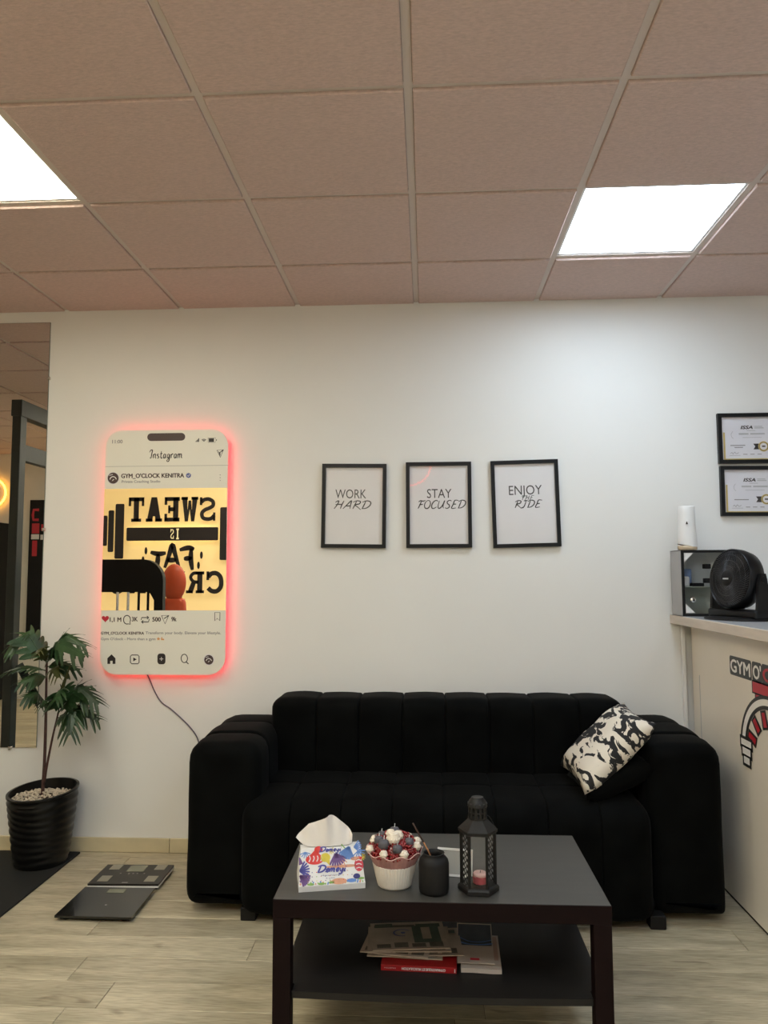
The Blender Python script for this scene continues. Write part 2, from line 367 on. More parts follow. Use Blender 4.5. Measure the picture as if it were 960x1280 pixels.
# ------------------------------------------------------------------ flat print helpers
def smooth_line(pts, k=5):
    P = [pts[0]] + list(pts) + [pts[-1]]; out = []
    for i in range(1, len(P) - 2):
        p0, p1, p2, p3 = [V(q) for q in P[i - 1:i + 3]]
        for j in range(k):
            t = j / k
            out.append(.5 * ((2 * p1) + (p2 - p0) * t + (2 * p0 - 5 * p1 + 4 * p2 - p3) * t * t + (3 * p1 - p0 - 3 * p2 + p3) * t ** 3))
    out.append(V(pts[-1])); return out
class Art:
    """a printed surface: origin O, unit axes U (right) and W (up), normal N towards the viewer"""
    def __init__(s, O, U, W, fn=None): s.O = V(O); s.U = V(U).normalized(); s.W = V(W).normalized(); s.N = s.U.cross(s.W); s.fn = fn
    def p(s, q, l):
        if s.fn: q = s.fn(*q)
        return s.O + s.U * q[0] + s.W * q[1] + s.N * (.0005 * l)
    def poly(s, mb, pts, l=1): mb.add([s.p(q, l) for q in pts], [tuple(range(len(pts)))])
    def rect(s, mb, x0, y0, x1, y1, l=1): s.poly(mb, [(x0, y0), (x1, y0), (x1, y1), (x0, y1)], l)
    def ell(s, mb, cx, cy, rx, ry=None, l=1, n=24, a0=0, a1=2 * pi):
        ry = ry or rx; s.poly(mb, [(cx + rx * cos(a0 + (a1 - a0) * i / n), cy + ry * sin(a0 + (a1 - a0) * i / n)) for i in range(n)], l)
    def rrect(s, mb, x0, y0, x1, y1, rx, ry, l=1):
        pts = []
        for cx, cy, a in ((x1 - rx, y1 - ry, 0), (x0 + rx, y1 - ry, 1), (x0 + rx, y0 + ry, 2), (x1 - rx, y0 + ry, 3)):
            for i in range(7): t = (a + i / 6) * pi / 2; pts.append((cx + rx * cos(t), cy + ry * sin(t)))
        s.poly(mb, pts, l)
    def line(s, mb, pts, wd, l=1, taper=False, closed=False, curved=False):
        if curved: pts = smooth_line(pts)
        pts = [V(q) for q in pts]
        if closed: pts = pts + [pts[0]]
        n = len(pts); L = []; R_ = []
        for i in range(n):
            a = pts[max(i - 1, 0)]; b = pts[min(i + 1, n - 1)]
            if closed and i in (0, n - 1): a = pts[-2]; b = pts[1]
            t = (b - a); t = t.normalized() if t.length > 1e-9 else V((1, 0)); nn = V((-t.y, t.x))
            ww = wd / 2 * (1 if not taper else (.35 + .65 * sin(pi * (.1 + .8 * i / (n - 1)))))
            L.append(pts[i] + nn * ww); R_.append(pts[i] - nn * ww)
        vs = [s.p(q, l) for q in L + R_]
        mb.add(vs, [(i, i + 1, n + i + 1, n + i) for i in range(n - 1)])
    def text(s, mb, txt, x0, y0, x1=None, h=None, l=1, bold=0., y1=None, shear=0.):
        vs, fs = text2d(txt, 0., shear)
        xs = [q[0] for q in vs]; a, b = min(xs), max(xs)
        capH = CAPH
        hh = h if h else (y1 - y0)
        sy = hh / capH; sx = (x1 - x0) / (b - a) if x1 is not None else sy
        n_ = len(vs); o_ = bold * sy; sh_ = [(0, 0)] if not bold else [(-o_, 0), (o_, 0), (0, o_ * .7), (0, -o_ * .7)]
        mb.add([s.p((x0 + (q[0] - a) * sx + e[0], y0 + q[1] * sy + e[1]), l + .08 * k_) for k_, e in enumerate(sh_) for q in vs], [tuple(i + k_ * n_ for i in f) for k_ in range(len(sh_)) for f in fs])
CAPH = .70
_T = {}
def text2d(txt, bold, shear):
    k = (txt, bold, shear)
    if k in _T: return _T[k]
    cu = bpy.data.curves.new('t', 'FONT'); cu.body = txt; cu.offset = bold; cu.shear = shear; cu.resolution_u = 3; cu.fill_mode = 'FRONT'
    o = bpy.data.objects.new('t', cu); C.objects.link(o)
    dg = bpy.context.evaluated_depsgraph_get(); me = bpy.data.meshes.new_from_object(o.evaluated_get(dg))
    r = ([(q.co.x, q.co.y) for q in me.vertices], [tuple(f.vertices) for f in me.polygons])
    bpy.data.objects.remove(o); bpy.data.curves.remove(cu); bpy.data.meshes.remove(me)
    _T[k] = r; return r
ovl = [(.36 + .34 * cos(t * pi / 8 + 1.9), .5 + .5 * sin(t * pi / 8 + 1.9)) for t in range(17)]
G = {'H': (.86, [[(0, .78), (.14, .95), (.3, .92), (.2, .4), (.03, 0)], [(.8, 1), (.7, .5), (.66, 0)], [(.06, .5), (.4, .55), (.75, .52)]]),
     'A': (.78, [[(-.02, 0), (.3, .55), (.6, 1), (.63, .5), (.68, 0)], [(.12, .34), (.7, .38)]]),
     'R': (.84, [[(.27, .93), (.18, .4), (.1, 0)], [(-.05, .82), (.3, 1), (.66, .9), (.6, .62), (.22, .5), (.5, .25), (.92, -.1)]]),
     'D': (.88, [[(.27, .93), (.18, .4), (.1, 0)], [(-.05, .82), (.35, 1), (.76, .85), (.8, .45), (.5, .1), (.05, .02)]]),
     'F': (.68, [[(.32, .9), (.22, .4), (.1, 0)], [(0, .82), (.2, .97), (.5, .92), (.78, 1)], [(.14, .48), (.58, .52)]]),
     'O': (.76, [ovl]), 'C': (.68, [[(.68, .85), (.5, 1), (.2, .85), (.05, .45), (.15, .06), (.4, .02), (.66, .2)]]),
     'U': (.82, [[(.08, .95), (.05, .4), (.15, .04), (.4, .1), (.6, .5), (.7, .98), (.64, .3), (.76, .02)]]),
     'S': (.62, [[(.62, .88), (.42, 1), (.15, .85), (.2, .6), (.45, .42), (.5, .15), (.25, 0), (0, .1)]]),
     'E': (.72, [[(.74, .96), (.3, .98), (.2, .5), (.1, .02), (.62, .05)], [(.15, .5), (.54, .53)]]),
     'J': (.55, [[(.08, .93), (.55, .98)], [(.38, .95), (.28, .25), (.1, 0), (-.05, .05)]]),
     'T': (.68, [[(0, .88), (.3, 1), (.78, .95)], [(.42, .95), (.35, .5), (.28, 0)]]),
     'I': (.36, [[(-.04, .72), (.08, .95), (.3, .98), (.24, .5), (.16, .05), (0, .08)]]),
     'n': (.40, [[(0, .5), (.02, 0)], [(.02, .3), (.15, .5), (.28, .45), (.27, .1), (.4, .02)]]),
     's': (.32, [[(.25, .45), (.1, .5), (.03, .38), (.2, .22), (.22, .05), (.02, .02)]]),
     't': (.32, [[(.15, .85), (.1, .2), (.2, 0), (.3, .1)], [(0, .55), (.3, .57)]]),
     'a': (.42, [[(.3, .42), (.15, .5), (.02, .25), (.1, .02), (.25, .12), (.32, .48), (.3, .1), (.42, .02)]]),
     'g': (.42, [[(.3, .42), (.15, .5), (.02, .25), (.1, .02), (.25, .12), (.32, .48), (.28, -.25), (.1, -.4), (0, -.25), (.4, .05)]]),
     'r': (.30, [[(0, .48), (.03, 0)], [(.03, .3), (.15, .5), (.3, .45)]]),
     'm': (.60, [[(0, .5), (.02, 0)], [(.02, .3), (.12, .5), (.22, .4), (.22, 0)], [(.22, .3), (.35, .5), (.46, .4), (.45, .08), (.58, .03)]]),
     'e': (.32, [[(.03, .22), (.28, .3), (.2, .5), (.04, .3), (.12, .02), (.32, .1)]]),
     'y': (.40, [[(.02, .48), (.08, .1), (.25, .1), (.33, .48), (.28, -.2), (.1, -.38), (0, -.2)]]),
     'i': (.20, [[(.08, .48), (.06, .08), (.18, .02)], [(.1, .66), (.12, .72)]])}
def script(art, mb, txt, x0, y0, x1, h, wd, l=1, shear=.22):
    tot = sum(G[c][0] for c in txt) + .08 * (len(txt) - 1); sx = (x1 - x0) / (tot + shear * .5); x = 0
    for ch in txt:
        gw, st = G[ch]
        for ln in st:
            art.line(mb, [(x0 + (x + a + shear * b) * sx, y0 + b * h) for a, b in ln], wd, l, taper=True, curved=True)
        x += gw + .08

# ================================================================== THE ROOM
def struct(mb, name, m_, parent=None, **k):
    o = mb.build(name, m_, parent, **k); o['kind'] = 'structure'; return o
floor = struct(MB().box(XL, XR, YO, D, -.06, -.004), 'floor', M['joint'])
# planks: 1.2 m x 0.156 m, joints staggered
PW, PL = .156, 1.2
y0s = 2.888 - 40 * PW; k = 0; proto = {}
r = 0
while y0s + r * PW < D:
    ya = y0s + r * PW; yb = ya + PW
    if yb > YO + .01:
        ya_, yb_ = max(ya, YO), min(yb, D)
        ofs = -1.03 + ((r * 0.47) % 1) * PL - 6 * PL
        if r == 37: ofs = -1.033 - 6 * PL
        c = 0
        while ofs + c * PL < XR:
            xa, xb = max(ofs + c * PL, XL), min(ofs + (c + 1) * PL, XR)
            if xb - xa > .02:
                key = (round(xb - xa, 3), round(yb_ - ya_, 3))
                if key not in proto:
                    g = .0008
                    hx, hy = (xb - xa) / 2 - g, (yb_ - ya_) / 2 - g; e = .0012
                    mb = MB().add([(-hx, -hy, -.004), (hx, -hy, -.004), (hx, hy, -.004), (-hx, hy, -.004), (-hx, -hy, -.0012), (hx, -hy, -.0012), (hx, hy, -.0012), (-hx, hy, -.0012),
                                   (-hx + e, -hy + e, 0), (hx - e, -hy + e, 0), (hx - e, hy - e, 0), (-hx + e, hy - e, 0)],
                                  [(0, 1, 5, 4), (1, 2, 6, 5), (2, 3, 7, 6), (3, 0, 4, 7), (4, 5, 9, 8), (5, 6, 10, 9), (6, 7, 11, 10), (7, 4, 8, 11), (8, 9, 10, 11)])
                    o = mb.build('plank', M['plank'], floor); o.location = ((xa + xb) / 2, (ya_ + yb_) / 2, 0); proto[key] = o
                else: share(proto[key], 'plank', ((xa + xb) / 2, (ya_ + yb_) / 2, 0), floor)
            c += 1
    r += 1
wall_back = struct(MB().box(XL, XR, D, D + .12, -.06, H + .1), 'wall_back', M['wall'])
struct(MB().box(XL - .12, XL, YO - .12, D + .12, -.06, H + .1), 'wall_left', M['wall_side'])
struct(MB().box(XR, XR + .12, YO - .12, D + .12, -.06, H + .1), 'wall_right', M['wall_side'])
wall_front = struct(MB().box(XL, XR, YO - .12, YO, -.06, H + .1), 'wall_front', M['wall_far'])
# skirting of stone-like tiles along the sofa wall
bb = struct(MB().box(XL, 1.24, D - .004, D, 0, .066), 'baseboard_back', M['joint'])
sk = None; x = -1.247 - .6 * 7
while x < 1.24:
    xa, xb = max(x, XL), min(x + .6, 1.24)
    if xb - xa > .05:
        if sk is None or abs((xb - xa) - .6) > 1e-3:
            hx = (xb - xa) / 2 - .001
            o = MB().bbox(-hx, hx, -.007, .003, .001, .068, .0025, 3).build('skirting_tile', M['skirt'], bb); o.location = ((xa + xb) / 2, D - .004, 0)
            if abs((xb - xa) - .6) < 1e-3: sk = o
        else: share(sk, 'skirting_tile', ((xa + xb) / 2, D - .004, 0), bb)
    x += .6
# suspended ceiling: main runners, cross tees, tegular tiles hanging a little below the grid
GX0, GY0 = -.04152, 2.03306
ZT = H + .004      # underside of the tees
ceil = struct(MB().box(XL, XR, YO, D, H + .09, H + .1), 'ceiling', M['void'])
cols = [GX0 + .6 * i for i in range(-9, 6)]; rows = [GY0 + .6 * j for j in range(-5, 3)]
rp = None
for x in cols:
    if XL < x < XR:
        if rp is None:
            rp = MB().box(-.012, .012, YO, D, ZT, ZT + .004).box(-.003, .003, YO, D, ZT + .004, ZT + .04).build('main_runner', M['tee'], ceil); rp.location = (x, 0, 0)
        else: share(rp, 'main_runner', (x, 0, 0), ceil)
tp = None
edges_x = [XL] + [c for c in cols if XL < c < XR] + [XR]; edges_y = [YO] + [c for c in rows if YO < c < D] + [D]
for y in edges_y[1:-1]:
    for i in range(len(edges_x) - 1):
        xa, xb = edges_x[i], edges_x[i + 1]
        if abs(xb - xa - .6) > 1e-3 or tp is None:
            hx = (xb - xa) / 2 - .0122
            o = MB().box(-hx, hx, -.012, .012, ZT + .0005, ZT + .004).build('cross_tee', M['tee'], ceil); o.location = ((xa + xb) / 2, y, 0)
            if abs(xb - xa - .6) < 1e-3: tp = o
        else: share(tp, 'cross_tee', ((xa + xb) / 2, y, 0), ceil)
LIGHTS = {(-3, 0): 'warm', (1, 1): 'cool', (-8, -1): 'warm', (3, -3): 'cool', (-2, -4): 'warm', (-4, -3): 'warm', (1, -4): 'cool', (-1, -3): 'cool', (-2, -2): 'warm'}  # first two are in view; the rest are added to brighten the room
tproto = {}
for i in range(len(edges_x) - 1):
    for j in range(len(edges_y) - 1):
        xa, xb, ya, yb = edges_x[i], edges_x[i + 1], edges_y[j], edges_y[j + 1]
        ci = round((xa - GX0) / .6) if i else -99; cj = round((ya - GY0) / .6) if j else -99
        if (ci, cj) in LIGHTS: continue
        e0 = 0 if i == 0 else .013; e1 = 0 if i == len(edges_x) - 2 else .013; f0 = 0 if j == 0 else .013; f1 = 0 if j == len(edges_y) - 2 else .013
        key = (round(xb - xa, 3), round(yb - ya, 3), e0, e1, f0, f1)
        if key not in tproto:
            cx, cy = (xa + xb) / 2, (ya + yb) / 2
            a0, a1, b0, b1 = xa + e0 - cx, xb - e1 - cx, ya + f0 - cy, yb - f1 - cy; b = .003
            vs = [(a0, b0, H + .016), (a1, b0, H + .016), (a1, b1, H + .016), (a0, b1, H + .016), (a0, b0, H - .002), (a1, b0, H - .002), (a1, b1, H - .002), (a0, b1, H - .002),
                  (a0 + b, b0 + b, H - .005), (a1 - b, b0 + b, H - .005), (a1 - b, b1 - b, H - .005), (a0 + b, b1 - b, H - .005)]
            o = MB().add(vs, [(3, 2, 1, 0), (0, 1, 5, 4), (1, 2, 6, 5), (2, 3, 7, 6), (3, 0, 4, 7), (4, 5, 9, 8), (5, 6, 10, 9), (6, 7, 11, 10), (7, 4, 8, 11), (8, 9, 10, 11)]).build('ceiling_tile', M['tile'], ceil)
            o.location = (cx, cy, 0); tproto[key] = o
        else: share(tproto[key], 'ceiling_tile', ((xa + xb) / 2, (ya + yb) / 2, 0), ceil)
LL = {(-3, 0): 'square white ceiling light panel cut by the left edge of the picture', (1, 1): 'square white ceiling light panel on the right, above the framed certificates',
      (-8, -1): 'added unseen ceiling light panel near the left end wall of the room', (-4, -3): 'added ceiling light panel, itself unseen, above the seat seen in the phone mirror', (-2, -2): 'added unseen ceiling fill light to the left of and above the camera', (-1, -3): 'added unseen ceiling fill light right above the camera', (1, -4): 'added unseen ceiling light panel straight behind the camera', (3, -3): 'added unseen ceiling light panel behind the reception counter', (-2, -4): 'added unseen ceiling light panel beside the opposite wall'}
for (ci, cj), kind in LIGHTS.items():
    xa, ya = GX0 + .6 * ci, GY0 + .6 * cj
    t = thing('ceiling_light', LL[(ci, cj)], 'ceiling light', (xa + .3, ya + .3, ZT), 'ceiling light panels')
    MB().box(xa + .02, xa + .58, ya + .02, ya + .58, ZT + .006, ZT + .007).build('diffuser', M['panel_' + kind], t)
    fr = MB()
    for q in ((.0125, .022, .0125, .5875), (.578, .5875, .0125, .5875), (.022, .578, .0125, .022), (.022, .578, .578, .5875)):
        fr.box(xa + q[0], xa + q[1], ya + q[2], ya + q[3], ZT + .0045, ZT + .009)
    fr.build('frame', M['frame_w'], t)
    MB().box(xa + .0125, xa + .5875, ya + .0125, ya + .5875, ZT + .009, ZT + .02).build('housing', M['frame_w'], t)

# ================================================================== SOFA
sofa = thing('sofa', 'long black velvet sofa with vertical channel tufting standing against the wall', 'sofa', (.08, 3.35, 0))
MB().bbox(-.93, 1.09, 3.10, 3.66, .03, .16, .02).build('base', M['black_matte'], sofa)
for fx, fy in ((-.70, 3.06), (.86, 3.06), (-.70, 3.60), (.86, 3.60)):
    MB().bbox(fx - .03, fx + .03, fy - .03, fy + .03, 0, .05, .005).build('foot', M['black_matte'], sofa)
def rprof(pts, rad_, k=5):
    """closed 2D profile with rounded corners; rad_ one radius per corner"""
    out = []; n = len(pts)
    for i in range(n):
        p = V(pts[i]); a = (V(pts[i - 1]) - p).normalized(); b = (V(pts[(i + 1) % n]) - p).normalized(); r = rad_[i]
        for j in range(k + 1):
            t = j / k; A = p + a * r * (1 - t) ** 2; out.append(p + a * r * (1 - t) ** 2 + b * r * t ** 2)
    # resample long edges
    res = []
    for i in range(len(out)):
        p, q = out[i], out[(i + 1) % len(out)]; m_ = max(1, int((q - p).length / .03))
        for j in range(m_): res.append(p.lerp(q, j / m_))
    return [q for i, q in enumerate(res) if (q - res[i - 1]).length > 1e-5]
back = MB().puff(-.68, .85, 3.50, 3.69, .10, .745, .04, 6).build('backrest', M['velvet'], sofa, smooth=True)
ed = [-.702, -.495, -.306, -.111, .079, .272, .463, .661, .862]
bprof = rprof([(3.435, .25), (3.70, .25), (3.70, .778), (3.43, .782)], (.02, .02, .05, .06))
for i in range(8):
    MB().channel(bprof, ed[i] + .0006, ed[i + 1] - .0006, 'x', .045 if i == 0 else .011, .05 if i == 7 else .011).build('backrest_channel', M['velvet'], back, smooth=True, sharp=60)
seat = MB().puff(-.70, .82, 3.04, 3.48, .06, .425, .04, 6).build('seat', M['velvet'], sofa, smooth=True)
es = [-.735 + 1.587 * i / 8 for i in range(9)]
sp1 = rprof([(3.0, .035), (3.262, .035), (3.262, .462), (3.0, .452)], (.03, .01, .012, .10)); sp2 = rprof([(3.264, .20), (3.50, .20), (3.50, .468), (3.264, .462)], (.01, .01, .03, .012))
for i in range(8):
    e0, e1 = (.07 if i == 0 else .007), (.07 if i == 7 else .007)
    MB().channel(sp1, es[i] + .0006, es[i + 1] - .0006, 'x', e0, e1).build('seat_channel', M['velvet'], seat, smooth=True, sharp=60)
    MB().channel(sp2, es[i] + .0006, es[i + 1] - .0006, 'x', min(e0, .03), min(e1, .03)).build('seat_channel', M['velvet'], seat, smooth=True, sharp=60)
for xa, xb, zt, sg_ in ((-.967, -.668, .668, 1), (.848, 1.137, .678, -1)):
    arm = MB().puff(xa + .03, xb - .03, 3.12, 3.66, .05, zt - .04, .06, 6).build('armrest', M['velvet'], sofa, smooth=True)
    for ya, yb, q0, q1 in ((3.065, 3.262, .055, .010), (3.264, 3.478, .010, .010), (3.480, 3.695, .010, .05)):
        z2 = zt + (.008 if ya > 3.1 else 0)
        ap_ = rprof([(xa, .03), (xb, .03), (xb, z2), (xa, z2 - .004)], (.06, .03, .085, .085))
        MB().channel(ap_, ya + .0006, yb - .0006, 'y', q0, q1).build('armrest_channel', M['velvet'], arm, smooth=True, sharp=60)

def cushion(size, thick, n=18, pinch=.09):
    def pt(u, v, sg):
        x = u * (1 - pinch * (1 - v * v)) * size / 2; y = v * (1 - pinch * (1 - u * u)) * size / 2
        z = sg * thick / 2 * max(0, (1 - u ** 4) * (1 - v ** 4)) ** .55
        return (x, y, z)
    vs = []; fs = []; idx = {}
    for sg in (1, -1):
        for i in range(n + 1):
            for j in range(n + 1):
                edge = i in (0, n) or j in (0, n)
                if sg < 0 and edge: idx[(sg, i, j)] = idx[(1, i, j)]; continue
                p = V(pt(2 * i / n - 1, 2 * j / n - 1, sg))
                if not edge: p.z += .006 * mnoise.noise(p * 16 + V((3, 1, sg)))
                vs.append(p); idx[(sg, i, j)] = len(vs) - 1
        for i in range(n):
            for j in range(n):
                q = [idx[(sg, i, j)], idx[(sg, i + 1, j)], idx[(sg, i + 1, j + 1)], idx[(sg, i, j + 1)]]
                fs.append(tuple(q if sg > 0 else reversed(q)))
    return vs, fs
def frame3(a, b):
    a = V(a).normalized(); b = V(b); b = (b - a * b.dot(a)).normalized(); n = a.cross(b); return Matrix((a, b, n)).transposed().to_4x4()
def loose(name, vs, fs, m_, mtx, smooth=True):
    me = bpy.data.meshes.new(name); me.from_pydata(vs, [], fs); me.update(); me.materials.append(m_)
    if smooth: me.polygons.foreach_set('use_smooth', [True] * len(me.polygons))
    o = bpy.data.objects.new(name, me); C.objects.link(o); o.matrix_world = mtx; return o
mt = Matrix.Translation((.727, 3.235, .632)) @ frame3((.026, -.379, -.014), (.276, .009, .262))
vs, fs = cushion(.390, .125)
tag(loose('throw_pillow', vs, fs, M['pillow'], mt), 'square off-white pillow with black brushstroke print leaning on the sofa armrest', 'pillow')
mt = Matrix.Translation((.735, 3.21, .535)) @ frame3((-.30, -.02, -.13), (.05, -.35, -.02))
vs, fs = cushion(.30, .12)
tag(loose('velvet_cushion', vs, fs, M['velvet'], mt), 'black velvet cushion tucked under the black and white pillow', 'cushion')

# ================================================================== COFFEE TABLE
TX0, TX1, TY0, TY1, TZ = -.427, .487, 2.143, 2.695, .45
tb = thing('coffee_table', 'low black-brown coffee table with square legs and open lower shelf', 'table', (.03, 2.42, 0))
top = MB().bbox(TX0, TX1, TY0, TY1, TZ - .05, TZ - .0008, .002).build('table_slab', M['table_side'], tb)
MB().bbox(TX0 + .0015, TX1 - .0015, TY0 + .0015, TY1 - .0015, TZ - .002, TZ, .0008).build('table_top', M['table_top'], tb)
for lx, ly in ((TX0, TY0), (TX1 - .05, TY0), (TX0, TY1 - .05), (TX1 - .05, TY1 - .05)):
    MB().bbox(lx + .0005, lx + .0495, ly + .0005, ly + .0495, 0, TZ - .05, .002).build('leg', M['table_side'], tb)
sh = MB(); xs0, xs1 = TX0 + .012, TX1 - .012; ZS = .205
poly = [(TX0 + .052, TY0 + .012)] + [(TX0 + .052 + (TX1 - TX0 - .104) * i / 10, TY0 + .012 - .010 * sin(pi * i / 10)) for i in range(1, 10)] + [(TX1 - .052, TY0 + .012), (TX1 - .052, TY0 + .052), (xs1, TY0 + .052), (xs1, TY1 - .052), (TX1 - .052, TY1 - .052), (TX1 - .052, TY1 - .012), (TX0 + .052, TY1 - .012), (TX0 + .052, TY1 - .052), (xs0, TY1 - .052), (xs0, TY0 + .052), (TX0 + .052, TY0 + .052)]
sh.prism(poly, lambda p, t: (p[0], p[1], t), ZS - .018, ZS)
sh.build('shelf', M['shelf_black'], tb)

# ---- tissue pack
ang = rad(12); px, py = -.283, 2.262
X = Matrix.Translation((px, py, TZ)) @ Matrix.Rotation(ang, 4, 'Z')
tp_ = thing('tissue_pack', 'soft plastic tissue pack with colourful sea print and white tissue sticking out', 'tissues', (px, py, TZ))
def quadgrid(P00, P10, P11, P01, n, k, puffn):
    P00, P10, P11, P01 = map(V, (P00, P10, P11, P01)); vs = []; nn = (P10 - P00).cross(P01 - P00).normalized()
    for j in range(k + 1):
        for i in range(n + 1):
            u, v = i / n, j / k
            p = P00.lerp(P10, u).lerp(P01.lerp(P11, u), v); vs.append(p + nn * puffn * sin(pi * u) * sin(pi * v))
    return vs, [(j * (n + 1) + i, j * (n + 1) + i + 1, (j + 1) * (n + 1) + i + 1, (j + 1) * (n + 1) + i) for j in range(k) for i in range(n)]
hw, b0, t0_, zt = .094, -.055, -.014, .103
A_, B_, C_, D_ = (-hw, b0, .0), (hw, b0, .0), (hw, .055, .0), (-hw, .055, .0)
A2, B2, C2, D2 = (-hw, b0 - .002, .016), (hw, b0 - .002, .016), (hw, .057, .016), (-hw, .057, .016)
A3, B3, C3, D3 = (-hw + .008, t0_, zt), (hw - .010, t0_, zt), (hw - .010, .022, zt), (-hw + .008, .022, zt)
bd = MB(X)
for q in ((A_, B_, B2, A2), (B_, C_, C2, B2), (C_, D_, D2, C2), (D_, A_, A2, D2), (A_, D_, C_, B_)): bd.add(q, [(0, 1, 2, 3)])
for q, pf in (((A2, B2, B3, A3), 0), ((B2, C2, C3, B3), -.010), ((C2, D2, D3, C3), .006), ((D2, A2, A3, D3), -.010), ((A3, B3, C3, D3), 0)):
    v_, f_ = quadgrid(*q, 8, 6, pf); bd.add(v_, f_)
pbody = bd.build('pack_body', M['film'], tp_)
o3 = X @ V(A2); u3 = (X @ V(B2)) - o3; w3 = (X @ V(A3)) - o3
WL = (V(A3) - V(A2)); wv = V((0, WL.y, WL.z))
ap = Art(X @ V((0, b0 - .002, .016)), X.to_3x3() @ V((1, 0, 0)), X.to_3x3() @ wv)
LH = wv.length     # artwork height on the sloping face
def shell(mb, cx, cy, r_, a0, a1, n, l):
    for i in range(n):
        a = a0 + (a1 - a0) * i / (n - 1); a += 0
        ap.line(mb, [(cx, cy), (cx + r_ * .55 * cos(a), cy + r_ * .55 * sin(a)), (cx + r_ * cos(a), cy + r_ * sin(a))], r_ * .16, l, taper=False)
P = {i: MB() for i in range(9)}
# fish: striped red oval with yellow head
ap.ell(P[0], -.047, .068, .026, .014, 1); ap.poly(P[0], [(-.062, .078), (-.045, .094), (-.032, .080)], 1); ap.ell(P[0], -.036, .093, .012, .009, 1)
wmb = MB()
for i in range(4): ap.line(wmb, [(-.064 + i * .011, .062), (-.060 + i * .011, .070), (-.062 + i * .011, .077)], .0026, 2, curved=True)
ap.ell(P[1], -.017, .071, .014, .012, 2); ap.poly(P[1], [(-.016, .06), (-.006, .05), (-.004, .064)], 2)
shell(P[2], .012, .080, .034, rad(-120), rad(-25), 8, 1)
shell(P[3], .052, .096, .034, rad(-150), rad(-70), 8, 1); shell(P[3], .066, .094, .022, rad(-40), rad(50), 6, 1)
ap.ell(P[4], .078, .047, .013, .017, 1); 
for i in range(3): ap.line(wmb, [(.070, .038 + i * .010), (.078, .040 + i * .010), (.086, .037 + i * .010)], .0024, 2, curved=True)
shell(P[8], -.090, .040, .028, rad(-40), rad(60), 7, 1); shell(P[2], -.090, .028, .030, rad(-70), rad(-5), 7, 1); ap.poly(P[2], [(-.092, .055), (-.080, .058), (-.088, .074), (-.092, .076)], 1)
ap.ell(P[5], .070, .018, .010, .007, 2, 20)
ap.ell(P[6], .020, .008, .022, .008, 1); ap.ell(P[6], .068, .064, .013, .005, 1); ap.ell(P[6], .03, .046, .05, .004, 1)
for gx, gy in ((-.06, .004), (-.03, .004), (.00, .006), (.082, .012)): ap.ell(P[7], gx, gy, .010, .0032, 1, 14)
ap.ell(P[3], .055, .008, .014, .005, 1)
for i in range(34):
    ap.ell(P[(i * 5) % 9 if i % 3 else 6], -.068 + (i % 12) * .0125, .012 + (i // 12) * .011, .0016, .0013, 1, 8)
# lettering shadow in pale lilac, fans of coral and blue behind, a sprinkling of dots, wavy band at the foot
for k_, (gx, gy, r_) in enumerate(((-.074, .088, .016), (.078, .084, .020), (.030, .066, .018), (-.002, .090, .012), (.086, .068, .012))): shell(P[(3, 3, 6, 1, 1)[k_]], gx, gy, r_, rad(-160 + 20 * k_), rad(-20 + 20 * k_), 6, .6)
for k_ in range(26): ap.line(P[(6, 7, 3)[k_ % 3]], [(-.090 + k_ * .007, .004 + .003 * sin(k_)), (-.087 + k_ * .007, .008 + .003 * sin(k_ * 1.7))], .004, .7)
ap.line(P[0], [(.070, .060), (.076, .066), (.088, .064)], .006, .7, curved=True); ap.line(P[7], [(.03, .104), (.05, .082), (.058, .080)], .003, .7, curved=True); ap.line(P[2], [(-.09, .012), (-.075, .02), (-.07, .032)], .006, .7, curved=True)
ap.text(P[5], 'Mouchoirs', -.03, .023, .02, .0035, 2); ap.text(P[5], '2 plis', -.018, .016, .008, .003, 2)
for i in range(9):
    if i == 8: script(ap, P[8], 'Demeyi', -.042, .033, .042, .018, .0050, 3); script(ap, P[8], 'Demeyi', -.035, .086, .030, .013, .0036, 3)
    P[i].build('printed_motif', M['pk%d' % i], pbody, kind='stuff')
wmb.build('printed_stripe', M['film'], pbody, kind='stuff')
# the tissue: a folded sheet standing out of the slot
ts = MB(X); NU, NV = 22, 10; vs = []
out = [(-.100, .070), (-.088, .082), (-.064, .108), (-.045, .112), (-.02, .124), (-.004, .132), (.012, .125), (.035, .106), (.056, .085), (.062, .074)]
def otop(u):
    x = u * (len(out) - 1); i = min(int(x), len(out) - 2); f = x - i; return out[i][0] * (1 - f) + out[i + 1][0] * f, out[i][1] * (1 - f) + out[i + 1][1] * f
for side in (0, 1):
    for j in range(NV + 1):
        for i in range(NU + 1):
            u, v = i / NU, j / NV; tx, tz = otop(u); bx = -.072 + .135 * u
            x = bx + (tx - bx) * v ** .8; z = .105 + (tz + .04 - .075 - .0) * 0 + (tz + .062 - .105) * v
            fold = .010 * sin(u * 9 + .6) * v + .005 * sin(u * 23) * v
            y = .005 + (-.016 if side == 0 else .016) * (1 - v) * sin(pi * u) ** .5 + fold + (-.012 * v if True else 0)
            vs.append((x, y, z))
fs = [(s_ * (NU + 1) * (NV + 1) + j * (NU + 1) + i, s_ * (NU + 1) * (NV + 1) + j * (NU + 1) + i + 1, s_ * (NU + 1) * (NV + 1) + (j + 1) * (NU + 1) + i + 1, s_ * (NU + 1) * (NV + 1) + (j + 1) * (NU + 1) + i) for s_ in (0, 1) for j in range(NV) for i in range(NU)]
ts.add(vs, fs).build('tissue_sheet', M['tissue'], tp_, smooth=True)

